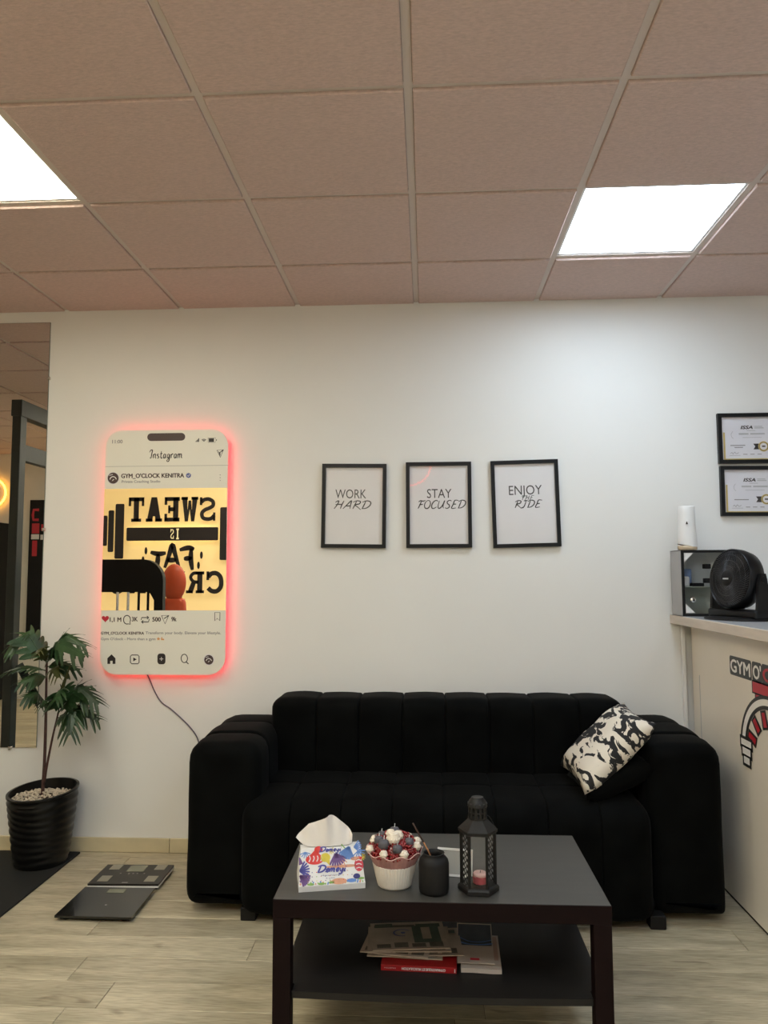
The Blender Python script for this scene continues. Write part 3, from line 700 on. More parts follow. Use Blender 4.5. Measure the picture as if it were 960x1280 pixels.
# ---- candle bouquet in a ribbed cup
cx, cy = -.098, 2.258
cb = thing('candle_bouquet', 'ribbed white cup filled with red beads, cream rosettes and small grey candles', 'candle', (cx, cy, TZ))
rib = lambda a, z: 1 + .018 * cos(44 * a)
MB().lathe([(.040, 0), (.047, .001), (.049, .006), (.057, .040), (.062, .062), (.0625, .064), (.058, .063)], (cx, cy, TZ), 176, rmod=rib).build('cup', M['cup'], cb, smooth=True)
wav = lambda a, z: 1 + (.05 * sin(11 * a) * max(0, (z - .058)) / .03)
fr = MB(); vs = []; n = 132
for i, (r_, z_) in enumerate(((.055, .055), (.063, .066), (.071, .082), (.079, .097))):
    for k in range(n):
        a = 2 * pi * k / n; rr = r_ * (1 + .035 * sin(9 * a) * i / 3 + .012 * sin(40 * a)); zz = z_ + .005 * sin(9 * a + .8) * i / 3
        vs.append((cx + rr * cos(a), cy + rr * sin(a), TZ + zz))
fr.add(vs, [(i * n + k, i * n + (k + 1) % n, (i + 1) * n + (k + 1) % n, (i + 1) * n + k) for i in range(3) for k in range(n)])
fr.build('paper_frill', M['frill'], cb, smooth=True)
MB().tube([(cx + .079 * (1 + .035 * sin(9 * a)) * cos(a), cy + .079 * (1 + .035 * sin(9 * a)) * sin(a), TZ + .0975 + .005 * sin(9 * a + .8)) for a in [2 * pi * k / 96 for k in range(97)]], .0013, 5).build('frill_edge', M['frill_edge'], cb, smooth=True)
dome = lambda a, e, f=1.: (cx + .074 * f * cos(a) * cos(e), cy + .074 * f * sin(a) * cos(e), TZ + .090 + .054 * f * sin(e))
MB().ball((cx, cy, TZ + .088), .064, 10, .78).build('bead_core', M['bead'], cb, smooth=True)
bd = MB()
for i in range(760):
    e = math.asin(random.random() * .98); a = random.random() * 2 * pi
    p = dome(a, e, .95 + .08 * random.random()); bd.ball(p, .0030 + .0014 * random.random(), 3)
bd.build('red_beads', M['bead'], cb, smooth=True, kind='stuff')
def at_dome(sx, sz, f=1.0):   # picture-side placement on the dome by azimuth/elevation in degrees
    return dome(rad(sx), rad(sz), f)
for az, el, r_ in ((-158, 16, .0135), (-172, 38, .012), (-112, 17, .0125), (-66, 17, .0135), (-20, 26, .014), (5, 32, .013), (-92, 62, .021), (-60, 72, .016), (-130, 78, .015), (100, 30, .013), (150, 25, .013), (55, 25, .013)):
    p = at_dome(az, el, 1.02)
    mb = MB()
    mb.ball(p, r_ * .92, 8, .95, .12, az)
    for q in range(2):
        for t in range(14):
            a = 2 * pi * t / 14 + q * .3; rr = r_ * (.80 - .30 * q)
            mb.ball((p[0] + rr * cos(a), p[1] + rr * sin(a), p[2] + r_ * (.05 + .50 * q)), r_ * .22, 4)
    mb.build('cream_rosette', M['cream'], cb, smooth=True)
for az, el, r_ in ((-150, 48, .0135), (-120, 42, .0165), (-80, 32, .014), (-35, 45, .013), (90, 82, .015), (175, 60, .011)):
    p = at_dome(az, el, 1.0)
    g = MB().lathe([(r_ * .8, -r_ * .6), (r_, -.2 * r_), (r_ * .98, .3 * r_), (r_ * .75, .7 * r_), (.002, .85 * r_)], p, 18, rmod=lambda a, z: 1 + .03 * cos(9 * a)).build('grey_candle', M['greywax'], cb, smooth=True)
    MB().tube([(p[0], p[1], p[2] + r_ * .7), (p[0] + .001, p[1], p[2] + r_ * 1.5)], .0011, 5).build('wick', M['paper'], g)

# ---- black vase with a reed
vx, vy = .014, 2.214
vz = thing('vase', 'matte black round-shouldered vase with narrow mouth, between candle bouquet and lantern', 'vase', (vx, vy, TZ))
MB().lathe([(.036, 0), (.041, .003), (.0425, .012), (.0425, .078), (.040, .088), (.034, .095), (.030, .0975), (.029, .102), (.0305, .106), (.027, .106), (.026, .09), (.034, .08), (.036, .02), (.001, .012)], (vx, vy, TZ), 40).build('vase_body', M['black_matte'], vz, smooth=True)
rd = thing('diffuser_reed', 'dark reed stick leaning out of the black vase towards the candles', 'stick', (vx, vy, TZ))
p0 = V((vx + .022, vy + .002, TZ + .02)); p1 = V((vx - .016, vy, TZ + .112)); p2 = V((vx - .058, vy - .004, TZ + .186))
MB().tube([p0, p1, p1.lerp(p2, .3)], .0022, 6).build('reed_base', M['stick_tip'], rd, smooth=True)
MB().tube([p1.lerp(p2, .3), p2], .0023, 6).build('reed_stem', M['stick'], rd, smooth=True)

# ---- small framed card behind the vase
kx, ky = .075, 2.32
Xc = Matrix.Translation((kx, ky, TZ)) @ Matrix.Rotation(rad(-10), 4, 'Z') @ Matrix.Rotation(rad(-14), 4, 'X')
ck = thing('card_holder', 'small silver card holder leaning behind the lantern and the vase', 'card holder', (kx, ky, TZ))
fr = MB(Xc)
fr.ring(-.052, .052, .001, .077, .006, -.004, .004)
fr.build('frame', M['white_pl'], ck)
MB(Xc).box(-.046, .046, -.001, .002, .007, .071).build('card', M['card_grey'], ck)
MB(Xc).box(.040, .046, -.002, -.0012, .050, .071).build('card_stripe', M['decal_r'], ck)
MB().add([tuple(Xc @ V((-.01, .003, .05))), tuple(Xc @ V((.01, .003, .05))), tuple(V((kx + .01, ky + .05, TZ + .001))), tuple(V((kx - .01, ky + .05, TZ + .001)))], [(0, 1, 2, 3)]).build('stand_strut', M['white_pl'], ck)

# ---- hexagonal lantern
lx, ly = .139, 2.232; LZ = TZ
ln = thing('lantern', 'black metal hexagonal lantern with pierced lattice sides and domed chimney cap', 'lantern', (lx, ly, LZ))
rot = rad(-90 + 30 - 4)
def hexp(r_, z): return [(lx + r_ * cos(rot + k * pi / 3), ly + r_ * sin(rot + k * pi / 3), LZ + z) for k in range(6)]
def hexloft(name, prof, m_):
    vs = []
    for r_, z in prof: vs += hexp(r_, z)
    n = len(prof)
    return MB().add(vs, [(i * 6 + k, i * 6 + (k + 1) % 6, (i + 1) * 6 + (k + 1) % 6, (i + 1) * 6 + k) for i in range(n - 1) for k in range(6)] + [tuple(reversed(range(6))), tuple((n - 1) * 6 + k for k in range(6))]).build(name, m_, ln)
hexloft('base', [(.050, 0), (.058, .002), (.058, .012), (.055, .016), (.050, .019)], M['black_iron'])
zb, zt_ = .019, .158
for k in range(6):
    a = rot + k * pi / 3; c, s_ = cos(a), sin(a)
    MB().tube([(lx + .048 * c, ly + .048 * s_, LZ + zb - .001), (lx + .048 * c, ly + .048 * s_, LZ + zt_ + .001)], .0038, 6).build('post', M['black_iron'], ln)
hexloft('roof', [(.051, zt_), (.055, zt_ + .002), (.056, zt_ + .010), (.030, zt_ + .034), (.026, zt_ + .038)], M['black_iron'])
for k in range(6):
    A0 = V(hexp(.047, 0)[k]); B0 = V(hexp(.047, 0)[(k + 1) % 6]); u = (B0 - A0).normalized(); A0 += u * .004; B0 -= u * .004; L = (B0 - A0).length
    nrm = V((A0.x + B0.x - 2 * lx, A0.y + B0.y - 2 * ly, 0)).normalized()
    mid = math.degrees(math.atan2(nrm.y, nrm.x))
    if round((mid + 90 + 4) / 60) % 6 in (5, 2, 0 + 9):      # pierced panels front-left and rear-right
        mb = MB(); rows_ = 9; hz = (zt_ - zb) / rows_
        def strip(a, b, wd=.0026):
            a = A0 + u * (a[0] * L) + V((0, 0, a[1])); b = A0 + u * (b[0] * L) + V((0, 0, b[1])); mb.tube([a, b], wd / 2, 4)
        for e in (0.04, .96): strip((e, zb), (e, zt_), .005)
        for i in range(rows_):
            z0, z1 = zb + i * hz, zb + (i + 1) * hz
            for q in (0, .5):
                strip((q, z0), (q + .5, z1)); strip((q, z1), (q + .5, z0))
                c = A0 + u * ((q + .25) * L) + V((0, 0, (z0 + z1) / 2))
                mb.tube([c + (u * cos(t * pi / 4) + V((0, 0, 1)) * sin(t * pi / 4)) * .0036 for t in range(9)], .0011, 4, caps=False)
        mb.build('lattice_panel', M['black_iron'], ln)
    else:
        mb = MB(); mb.add([A0 + V((0, 0, zb)), B0 + V((0, 0, zb)), B0 + V((0, 0, zt_)), A0 + V((0, 0, zt_))], [(0, 1, 2, 3)]); mb.build('glass_pane', M['glass'], ln)
# chimney: perforated drum of slats with a domed lid
cz = LZ + zt_ + .038
mb = MB()
for k in range(12):
    a0, a1 = 2 * pi * k / 12 + .10, 2 * pi * (k + 1) / 12 - .10
    for (z0, z1) in ((0, .034),):
        vs = []
        for rr in (.026, .0235):
            for t in range(4):
                a = a0 + (a1 - a0) * t / 3
                vs += [(lx + rr * cos(a), ly + rr * sin(a), cz + z0), (lx + rr * cos(a), ly + rr * sin(a), cz + z1)]
        f_ = [(2 * t, 2 * t + 2, 2 * t + 3, 2 * t + 1) for t in range(3)] + [(8 + 2 * t, 8 + 2 * t + 1, 8 + 2 * t + 3, 8 + 2 * t + 2) for t in range(3)] + [(0, 1, 9, 8), (6, 14, 15, 7)]
        mb.add(vs, f_)
mb.lathe([(.0268, 0), (.0268, .004), (.023, .004), (.023, 0)], (lx, ly, cz), 24, caps=(False, False)); mb.lathe([(.0266, .016), (.0266, .020), (.0230, .020), (.023, .016)], (lx, ly, cz), 24, caps=(False, False))
mb.build('pierced_chimney', M['black_iron'], ln, smooth=True, sharp=40)
MB().lathe([(.0225, .032), (.028, .033), (.0275, .037), (.024, .048), (.017, .056), (.0165, .058), (.001, .0585)], (lx, ly, cz), 24).build('domed_lid', M['black_iron'], ln, smooth=True, sharp=40)
dh = MB()
for k in range(12):
    a = 2 * pi * k / 12 + .2; dh.ball((lx + .0262 * cos(a), ly + .0262 * sin(a), cz + .0415), .0028, 4)
dh.build('vent_hole', M['decal_k'], ln)
MB().tube([(lx + .027 * cos(t) , ly + .010, cz - .001 + .0 + .028 * 0 + .012 * sin(t) - .004) if False else (lx + .028 + .020 * (t / pi), ly + .004, cz + .006 - .030 * (t / pi) ** 1.5) for t in [pi * i / 12 for i in range(13)]], .0014, 6).build('carrying_loop', M['black_iron'], ln, smooth=True)
cn = thing('candle', 'short pink-red candle standing inside the black lantern', 'candle', (lx + .005, ly, LZ + .019))
MB().lathe([(.019, .0005), (.021, .002), (.021, .018), (.019, .019)], (lx + .005, ly, LZ + .019), 24).build('candle_holder', M['redwax'], cn, smooth=True, sharp=40)
MB().lathe([(.0185, .019), (.0195, .026), (.017, .029), (.001, .027)], (lx + .005, ly, LZ + .019), 24).build('wax', M['frill_edge'], cn, smooth=True)
MB().tube([(lx + .005, ly, LZ + .045), (lx + .006, ly, LZ + .052)], .0009, 5).build('wick', M['ink'], cn)

# ---- papers on the lower shelf
def sheet(name, label, cat, x, y, z, w_, d_, rotd, t=.004, m_=None, curl=.0, group=None, nx=10, ny=8, seed=0):
    X_ = Matrix.Translation((x, y, z)) @ Matrix.Rotation(rad(rotd), 4, 'Z')
    th = thing(name, label, cat, (x, y, z), group)
    def zf(u, v): return .0012 * (1 + mnoise.noise(V((u * 2 + seed, v * 2, seed)))) + curl * max(0, (v - .55) / .45) ** 2
    vs = []; 
    for lay in (0, 1):
        for j in range(ny + 1):
            for i in range(nx + 1):
                u, v = i / nx, j / ny; vs.append(((u - .5) * w_, (v - .5) * d_, zf(u, v) + lay * t))
    W_ = nx + 1; Lo = W_ * (ny + 1); fs = []
    for j in range(ny):
        for i in range(nx):
            a = j * W_ + i; fs += [(a, a + W_, a + W_ + 1, a + 1), (Lo + a, Lo + a + 1, Lo + a + W_ + 1, Lo + a + W_)]
    for i in range(nx): fs += [(i, i + 1, Lo + i + 1, Lo + i), (ny * W_ + i + 1, ny * W_ + i, Lo + ny * W_ + i, Lo + ny * W_ + i + 1)]
    for j in range(ny): fs += [((j + 1) * W_, j * W_, Lo + j * W_, Lo + (j + 1) * W_), (j * W_ + nx, (j + 1) * W_ + nx, Lo + (j + 1) * W_ + nx, Lo + j * W_ + nx)]
    MB(X_).add(vs, fs).build('folded_pages', m_ or M['news'], th)
    def pr(mb, u0, v0, u1, v1, l=1, pts=None):       # printed patch following the page
        n_, k_ = max(2, int(abs(u1 - u0) * nx * 1.5)), max(2, int(abs(v1 - v0) * ny * 1.5)); q = []
        for j in range(k_ + 1):
            for i in range(n_ + 1):
                u, v = u0 + (u1 - u0) * i / n_, v0 + (v1 - v0) * j / k_
                q.append(tuple(X_ @ V(((u - .5) * w_, (v - .5) * d_, zf(u, v) + t + .0006 * l))))
        mb.add(q, [(j * (n_ + 1) + i, j * (n_ + 1) + i + 1, (j + 1) * (n_ + 1) + i + 1, (j + 1) * (n_ + 1) + i) for j in range(k_) for i in range(n_)])
    return th, pr, X_, zf
# red book
bx, by = -.028, 2.345
Xb = Matrix.Translation((bx, by, ZS)) @ Matrix.Rotation(rad(-2.5), 4, 'Z')
bk = thing('book', 'thick red training book lying under the newspapers with white spine lettering', 'book', (bx, by, ZS))
MB(Xb).bbox(-.108, .108, -.072, .075, 0, .0025, .0008).bbox(-.108, .108, -.072, .075, .0135, .016, .0008).bbox(-.108, .108, -.074, -.0715, 0, .016, .0008).build('cover', M['book_red'], bk)
MB(Xb).box(-.105, .105, -.071, .072, .0026, .0134).build('pages', M['paper'], bk)
ab = Art(Xb @ V((0, -.074, .008)), Xb.to_3x3() @ V((1, 0, 0)), (0, 0, 1), fn=lambda a, b: (-a, -b))   # spine lettering upside down
mb = MB(); ab.text(mb, 'GYMNASTIQUE ET MUSCULATION', -.076, -.0032, .048, .0066, 1, bold=.04); ab.text(mb, 'COLLECTION', .065, -.0015, .098, .003, 1); ab.rect(mb, -.104, -.005, -.1015, .005)
mb.build('spine_lettering', M['paper'], bk, kind='stuff')
NG = 'newspapers on the table shelf'
z = ZS + .0165
specs = [(-.068, 2.395, .22, .17, -3, 'lowest newspaper of the pile, sticking out to the left over the red book'),
         (-.030, 2.395, .25, .165, 4, 'second newspaper of the pile, its right end showing beside the brochures'),
         (-.092, 2.385, .20, .17, -8, 'crumpled newspaper with torn left corner below the top sheet of the pile'),
         (-.062, 2.385, .245, .15, 3, 'newspaper just beneath the top sheet of the pile'),
         (-.062, 2.395, .225, .165, 7, 'topmost newspaper with green column and round emblem, on the red book')]
for i, (x, y, w_, d_, rt, lb) in enumerate(specs):
    th, pr, X_, zf = sheet('newspaper', lb, 'newspaper', x, y, z, w_, d_, rt, .0026, curl=.003, group=NG, seed=i * 3.1)
    ink, gr = MB(), MB()
    for k_ in range(4): pr(ink, .06 + .23 * k_, .06, .06 + .23 * k_ + .18, .20 + .05 * (k_ % 2))
    pr(ink, .05, .82, .60, .90); pr(gr, .62, .80, .95, .92)
    if i == 4:
        pr(gr, .56, .22, .68, .86); pr(gr, .68, .22, .92, .36); pr(gr, .80, .36, .92, .80); pr(gr, .06, .82, .30, .95)
        at = Art(X_ @ V((-.018, .0, .0026 + .0030)), X_.to_3x3() @ V((1, 0, 0)), X_.to_3x3() @ V((0, 1, 0)))
        em = MB(); at.line(em, [(.026 * cos(t * pi / 10 + .6), .016 + .026 * sin(t * pi / 10 + .6) * .8) for t in range(15)], .005, 1, taper=True); at.ell(em, .002, .016, .007, .006)
        em.build('round_emblem', M['ink_blue'], th)
    ink.split('print_column', M['news_ink'], th); gr.split('print_block', M['news_green'], th)
    z += .0056
th, pr, X_, zf = sheet('brochure', 'pale brochure lying under the blue one at the right of the newspapers', 'brochure', .150, 2.372, ZS + .0005, .115, .205, -2, .012, M['news_pale'], seed=4)
mb = MB(); pr(mb, .72, .25, .95, .95); mb.build('print_blocks', M['news_pink'], th)
th, pr, X_, zf = sheet('brochure', 'curled brochure with dark blue wave picture lying right of the newspapers', 'brochure', .136, 2.385, ZS + .0185, .106, .200, -2, .0018, M['news_pale'], curl=.022, seed=9)
b1, b2, b3 = MB(), MB(), MB(); pr(b1, .03, .52, .97, .98)
at = Art(X_ @ V((0, 0, .0056)), X_.to_3x3() @ V((1, 0, 0)), X_.to_3x3() @ V((0, 1, 0)))
at.line(b2, [(-.050, .020), (-.02, .005), (.02, .004), (.052, .012)], .006, 2, curved=True); at.line(b2, [(-.05, .05), (-.02, .024), (.015, .020), (.05, .034)], .004, 2, curved=True)
pr(b3, .35, .08, .60, .14); 
b1.build('wave_picture', M['news_blue'], th); b2.split('wave_line', M['pk3'], th); b3.build('print_mark', M['ink_red'], th)

# ================================================================== QUOTE FRAMES
QG = 'framed quotes above the sofa'
def qframe(cx_, cz_, w_, h_, rotd, label, draw, name='picture_frame', t=.018, group=QG, sheetm='paper', yb=D):
    th = thing(name, label, 'picture', (cx_, yb, cz_), group)
    Rm = Matrix.Translation((cx_, yb, cz_)) @ Matrix.Rotation(rad(rotd), 4, 'Y')
    fr = MB(Rm); a, b = w_ / 2, h_ / 2
    fr.ring(-a, a, -b, b, t, -.022, -.001)
    fr.build('frame', M['black'], th)
    MB(Rm).box(-a + t, a - t, -.010, -.006, -b + t, b - t).build('print_sheet', M[sheetm], th)
    ar = Art(Rm @ V((0, -.010, 0)), Rm.to_3x3() @ V((1, 0, 0)), Rm.to_3x3() @ V((0, 0, 1)))
    draw(ar, th)
    MB(Rm).add([(-a + t, -.0135, -b + t), (a - t, -.0135, -b + t), (a - t, -.0135, b - t), (-a + t, -.0135, b - t)], [(0, 1, 2, 3)]).build('glass', M['glass'], th)
    return th
def d1(ar, th):
    mb = MB(); ar.text(mb, 'WORK', -.093, .037, .060, .045); mb.build('lettering', M['ink'], th)
    mb = MB(); script(ar, mb, 'HARD', -.100, -.015, .084, .040, .0058); mb.build('script_lettering', M['ink'], th)
def d2(ar, th):
    mb = MB(); ar.text(mb, 'STAY', -.057, .034, .063, .045); mb.build('lettering', M['ink'], th)
    mb = MB(); script(ar, mb, 'FOCUSED', -.106, -.018, .132, .040, .0056); mb.build('script_lettering', M['ink'], th)
def d3(ar, th):
    mb = MB(); ar.text(mb, 'ENJOY', -.078, .044, .082, .046); mb.build('lettering', M['ink'], th)
    mb = MB(); script(ar, mb, 'THE', -.022, .017, .040, .022, .0042); mb.build('small_script_lettering', M['ink_mid'], th)
    mb = MB(); script(ar, mb, 'RJDE', -.055, -.020, .076, .036, .0056); mb.build('script_lettering', M['ink'], th)
qframe(-.3545, 1.672, .318, .415, .8, 'black framed quote reading WORK HARD, leftmost of three above the sofa', d1)
qframe(.0625, 1.6735, .320, .421, 0, 'black framed quote reading STAY FOCUSED, middle of three above the sofa', d2)
qframe(.4840, 1.676, .326, .425, -1.2, 'black framed quote reading ENJOY THE RIDE, hung slightly askew', d3)
def cert(lines):
    def f(ar, th):
        mb = MB(); ar.text(mb, 'ISSA', -.052, .046, .004, .016, 1, bold=.05, shear=.25); mb.build('lettering', M['ink'], th)
        g = MB(); ar.rect(g, .012, .048, .056, .053); ar.rect(g, .012, .056, .050, .060); ar.line(g, [(-.090, .035), (-.098, .022), (-.096, .008), (-.088, .000)], .0022, 1, curved=True)
        for a0, a1 in ((-.062, -.016), (-.008, .060)): ar.rect(g, a0, .018, a1, .026)
        ar.rect(g, -.045, .003, .045, .0055); ar.rect(g, -.025, .036, .016, .039); g.build('printed_line', M['ink_pale'], th)
        k = MB()
        for (a0, a1, zz) in lines: ar.rect(k, a0, zz, a1, zz + .0045)
        for a0 in (-.045, -.012, .022): ar.rect(k, a0, -.079, a0 + .020, -.0755)
        ar.line(k, [(-.105, -.074), (-.098, -.068), (-.092, -.076), (-.085, -.066), (-.078, -.074), (-.066, -.069)], .0022, 1, curved=True); ar.rect(k, -.110, -.083, -.058, -.0815)
        k.build('signature_line', M['ink_grey'], th)
        go = MB(); ar.rect(go, -.136, -.098, -.128, .030); ar.rect(go, -.136, -.103, .136, -.0975); go.build('gold_border', M['ink_gold'], th)
        rb = MB(); ar.poly(rb, [(.004, -.026), (.04, -.026), (.04, -.054), (.004, -.054), (.013, -.040)]); ar.poly(rb, [(.10, -.026), (.064, -.026), (.064, -.054), (.10, -.054), (.091, -.040)]); rb.build('black_ribbon', M['ink'], th)
        ro = MB(); ar.ell(ro, .052, -.040, .025, .025, 2, 32); ro.build('gold_seal', M['ink_gold'], th)
        r2 = MB(); ar.line(r2, [(.052 + .0205 * cos(2 * pi * t / 30), -.040 + .0205 * sin(2 * pi * t / 30)) for t in range(30)], .0022, 3, closed=True); ar.rect(r2, .044, -.043, .060, -.036, 4); r2.build('seal_ring', M['ink_brown'], th)
        r3 = MB(); ar.ell(r3, .052, -.040, .0165, .0165, 3, 28); r3.build('seal_centre', M['paper'], th)
    return f
CG = 'framed certificates above the counter'
qframe(1.411 + .1625, 1.983, .325, .244, 0, 'black framed certificate with gold seal, upper one of two above the counter', cert([(-.104, -.034, -.036), (-.085, -.045, -.046)]), name='certificate_frame', group=CG, sheetm='paper_lilac')
qframe(1.4135 + .1625, 1.7275, .325, .241, .4, 'black framed certificate with gold seal, lower one just above the fan', cert([(-.098, -.030, -.044)]), name='certificate_frame', group=CG, sheetm='paper_lilac')

# ================================================================== PHONE-SHAPED SIGN
PY = D - .05          # front face of the acrylic
PX0, PX1, PZ0, PZ1 = -1.5975, -.9765, .852, 2.058
sg = thing('phone_sign', 'tall phone-shaped wall sign with mirror picture and red glowing backlit edge', 'sign', (-1.287, D, PZ0))
def rr(x0, x1, z0, z1, r_, n=9):
    pts = []
    for cx_, cz_, a in ((x1 - r_, z1 - r_, 0), (x0 + r_, z1 - r_, 1), (x0 + r_, z0 + r_, 2), (x1 - r_, z0 + r_, 3)):
        for i in range(n): t = (a + i / (n - 1)) * pi / 2; pts.append((cx_ + r_ * cos(t), cz_ + r_ * sin(t)))
    return pts
MB().prism(rr(PX0, PX1, PZ0, PZ1, .085), lambda p, t: (p[0], t, p[1]), PY, PY + .006).build('sign_panel', M['acrylic'], sg)
MB().prism(rr(PX0 + .03, PX1 - .03, PZ0 + .03, PZ1 - .03, .06), lambda p, t: (p[0], t, p[1]), PY + .0062, D - .001).build('back_box', M['black_matte'], sg)
outer = rr(PX0 + .013, PX1 - .013, PZ0 + .013, PZ1 - .013, .073); inner = rr(PX0 + .024, PX1 - .024, PZ0 + .024, PZ1 - .024, .064)
n = len(outer); mb = MB()
vs = [(p[0], y, p[1]) for y in (PY + .012, PY + .024) for p in outer] + [(p[0], y, p[1]) for y in (PY + .012, PY + .024) for p in inner]
fs = []
for i in range(n):
    j = (i + 1) % n; fs += [(i, j, n + j, n + i), (2 * n + i, 3 * n + i, 3 * n + j, 2 * n + j), (n + i, n + j, 3 * n + j, 3 * n + i), (i, 2 * n + i, 2 * n + j, j)]
mb.add(vs, fs).build('red_led_strip', M['led'], sg)
PWd, PHt = PX1 - PX0, PZ1 - PZ0
def phmap(cx_, cy_):       # artwork layout units (753 wide, 1145 high between rounded ends) -> metres on the panel
    t = (cy_ - 70) / 1145; l_ = 85 - 28 * t; r_ = 650 - 18 * t
    return ((cx_ - l_) / (r_ - l_) * PWd, PHt * (1 - t))
pa = Art((PX0, PY, PZ0), (1, 0, 0), (0, 0, 1), fn=phmap)
def sec(name, m_, fnc):
    mb = MB(); fnc(mb)
    if name in ('profile_ring', 'profile_badge'): return mb.split(name, M[m_], sg)
    return mb.build(name, M[m_], sg, kind='stuff' if len(mb.g) > 1 else None)
scr = MB(); pa.poly(scr, [(79, 350), (644, 350), (636, 920), (64, 920)], 2); scr.build('mirror_screen', M['mirror'], sg)
def f_(mb):
    pa.rrect(mb, 277, 87, 452, 124, 18, 18)
sec('camera_notch', 'ink_brown', f_)
def txt(mb, s_, x0, yb, x1, hpx, bold=0., l=1):      # yb baseline; hpx cap height in layout units (downwards axis)
    vs, fs = text2d(s_, 0., 0.); xs = [q[0] for q in vs]; a, b = min(xs), max(xs); n_ = len(vs); o_ = bold * hpx
    sh_ = [(0, 0)] if not bold else [(-o_, 0), (o_, 0), (0, o_ * .7), (0, -o_ * .7)]
    mb.add([pa.p((x0 + (q[0] - a) / (b - a) * (x1 - x0) + e[0], yb - q[1] * hpx / CAPH + e[1]), l + .08 * k_) for k_, e in enumerate(sh_) for q in vs], [tuple(i + k_ * n_ for i in f) for k_ in range(len(sh_)) for f in fs])
def f_(mb):
    txt(mb, 'GYM_O\'CLOCK KENITRA', 157, 299, 446, 20, .06); txt(mb, '1,1 M', 105, 972, 157, 20, .05); txt(mb, '3K', 207, 970, 233, 20, .05); txt(mb, '500', 301, 971, 339, 20, .05); txt(mb, '9k', 388, 970, 411, 20, .05)
    txt(mb, 'GYM_O\'CLOCK KENITRA', 64, 1031, 262, 12.5, .06)
sec('lettering', 'ink_brown', f_)
def f_(mb):
    txt(mb, '11:00', 115, 133, 162, 17, .04); txt(mb, 'Private Coaching Studio', 159, 322, 337, 12, .04); txt(mb, 'Transform your body. Elevate your lifestyle.', 270, 1029, 613, 12, .04); txt(mb, 'Gym O\'clock - More than a gym', 64, 1057, 315, 12, .04)
    pa.rect(mb, 82, 243, 650, 244.5)
    for k_ in (289, 302, 315): pa.ell(mb, 612, k_, 2.2)
sec('small_lettering', 'ink_grey', f_)
class PhS:      # script writing in layout units (y down)
    def line(s, mb, pts, wd, l=1, **k): pa.line(mb, pts, wd, l, **k)
def f_(mb): script(PhS(), mb, 'Instagram', 288, 207, 440, -40, 4.6, shear=.05)
sec('script_lettering', 'ink', f_)
def f_(mb):
    for i in range(4): pa.rect(mb, 500 + i * 4.2, 131, 503.4 + i * 4.2, 127 - i * 4.5)
    for r_ in (4, 9, 14): pa.line(mb, [(538 + r_ * cos(a), 131 - r_ * .9 * sin(a)) for a in [rad(45 + 9 * i) for i in range(11)]], 3)
    pa.rect(mb, 560, 132, 584, 115); pa.line(mb, [(557, 134), (591, 134), (591, 113), (557, 113)], 1.5, closed=True); pa.rect(mb, 594, 127, 597, 120)
    pa.line(mb, [(598, 172), (627, 170), (613, 206)], 4, closed=True); pa.poly(mb, [(604, 175), (614, 188), (612, 203)]); pa.line(mb, [(610, 184), (626, 171)], 4)
sec('status_icon', 'ink', f_)
def f_(mb):
    pa.ell(mb, 119, 299, 29, 30); pa.ell(mb, 559, 1146, 25, 26)
sec('profile_ring', 'paper', f_)
def f_(mb):
    pa.ell(mb, 119, 299, 25.5, 26.5, 2); pa.ell(mb, 559, 1146, 21, 22, 2)
sec('profile_badge', 'ink_brown', f_)
def f_(mb):
    for cx_, cy_, k_ in ((119, 308, 1), (559, 1153, .82)):
        pa.line(mb, [(cx_ + 15 * k_ * cos(a), cy_ - 16 * k_ * sin(a)) for a in [rad(10 + 16 * i) for i in range(11)]], 4 * k_, 3)
        pa.line(mb, [(cx_ - 18 * k_, cy_ - 22 * k_), (cx_ - 2 * k_, cy_ - 26 * k_)], 3 * k_, 3); pa.line(mb, [(cx_ - 4 * k_, cy_ + 4 * k_), (cx_ + 4 * k_, cy_ - 4 * k_)], 3 * k_, 3)
sec('badge_mark', 'paper', f_)
def f_(mb):
    pa.poly(mb, [(467 + (13 if i % 2 else 10.5) * cos(2 * pi * i / 20), 290 + (13 if i % 2 else 10.5) * sin(2 * pi * i / 20)) for i in range(20)])
sec('verified_badge', 'ink_blue', f_)
def f_(mb): pa.line(mb, [(461, 290), (466, 295), (473, 285)], 3, 2)
sec('verified_tick', 'paper', f_)
def f_(mb):
    h_ = [(84, 978)] + [(84 + 17 * (sin(t) ** 3), 958 - (13 * cos(t) - 5 * cos(2 * t) - 2 * cos(3 * t) - cos(4 * t)) * 1.05) for t in [2 * pi * i / 28 for i in range(28)]][15:] + [(84 + 17 * (sin(t) ** 3), 958 - (13 * cos(t) - 5 * cos(2 * t) - 2 * cos(3 * t) - cos(4 * t)) * 1.05) for t in [2 * pi * i / 28 for i in range(28)]][:14]
    pa.poly(mb, h_)
sec('heart_icon', 'ink_red', f_)
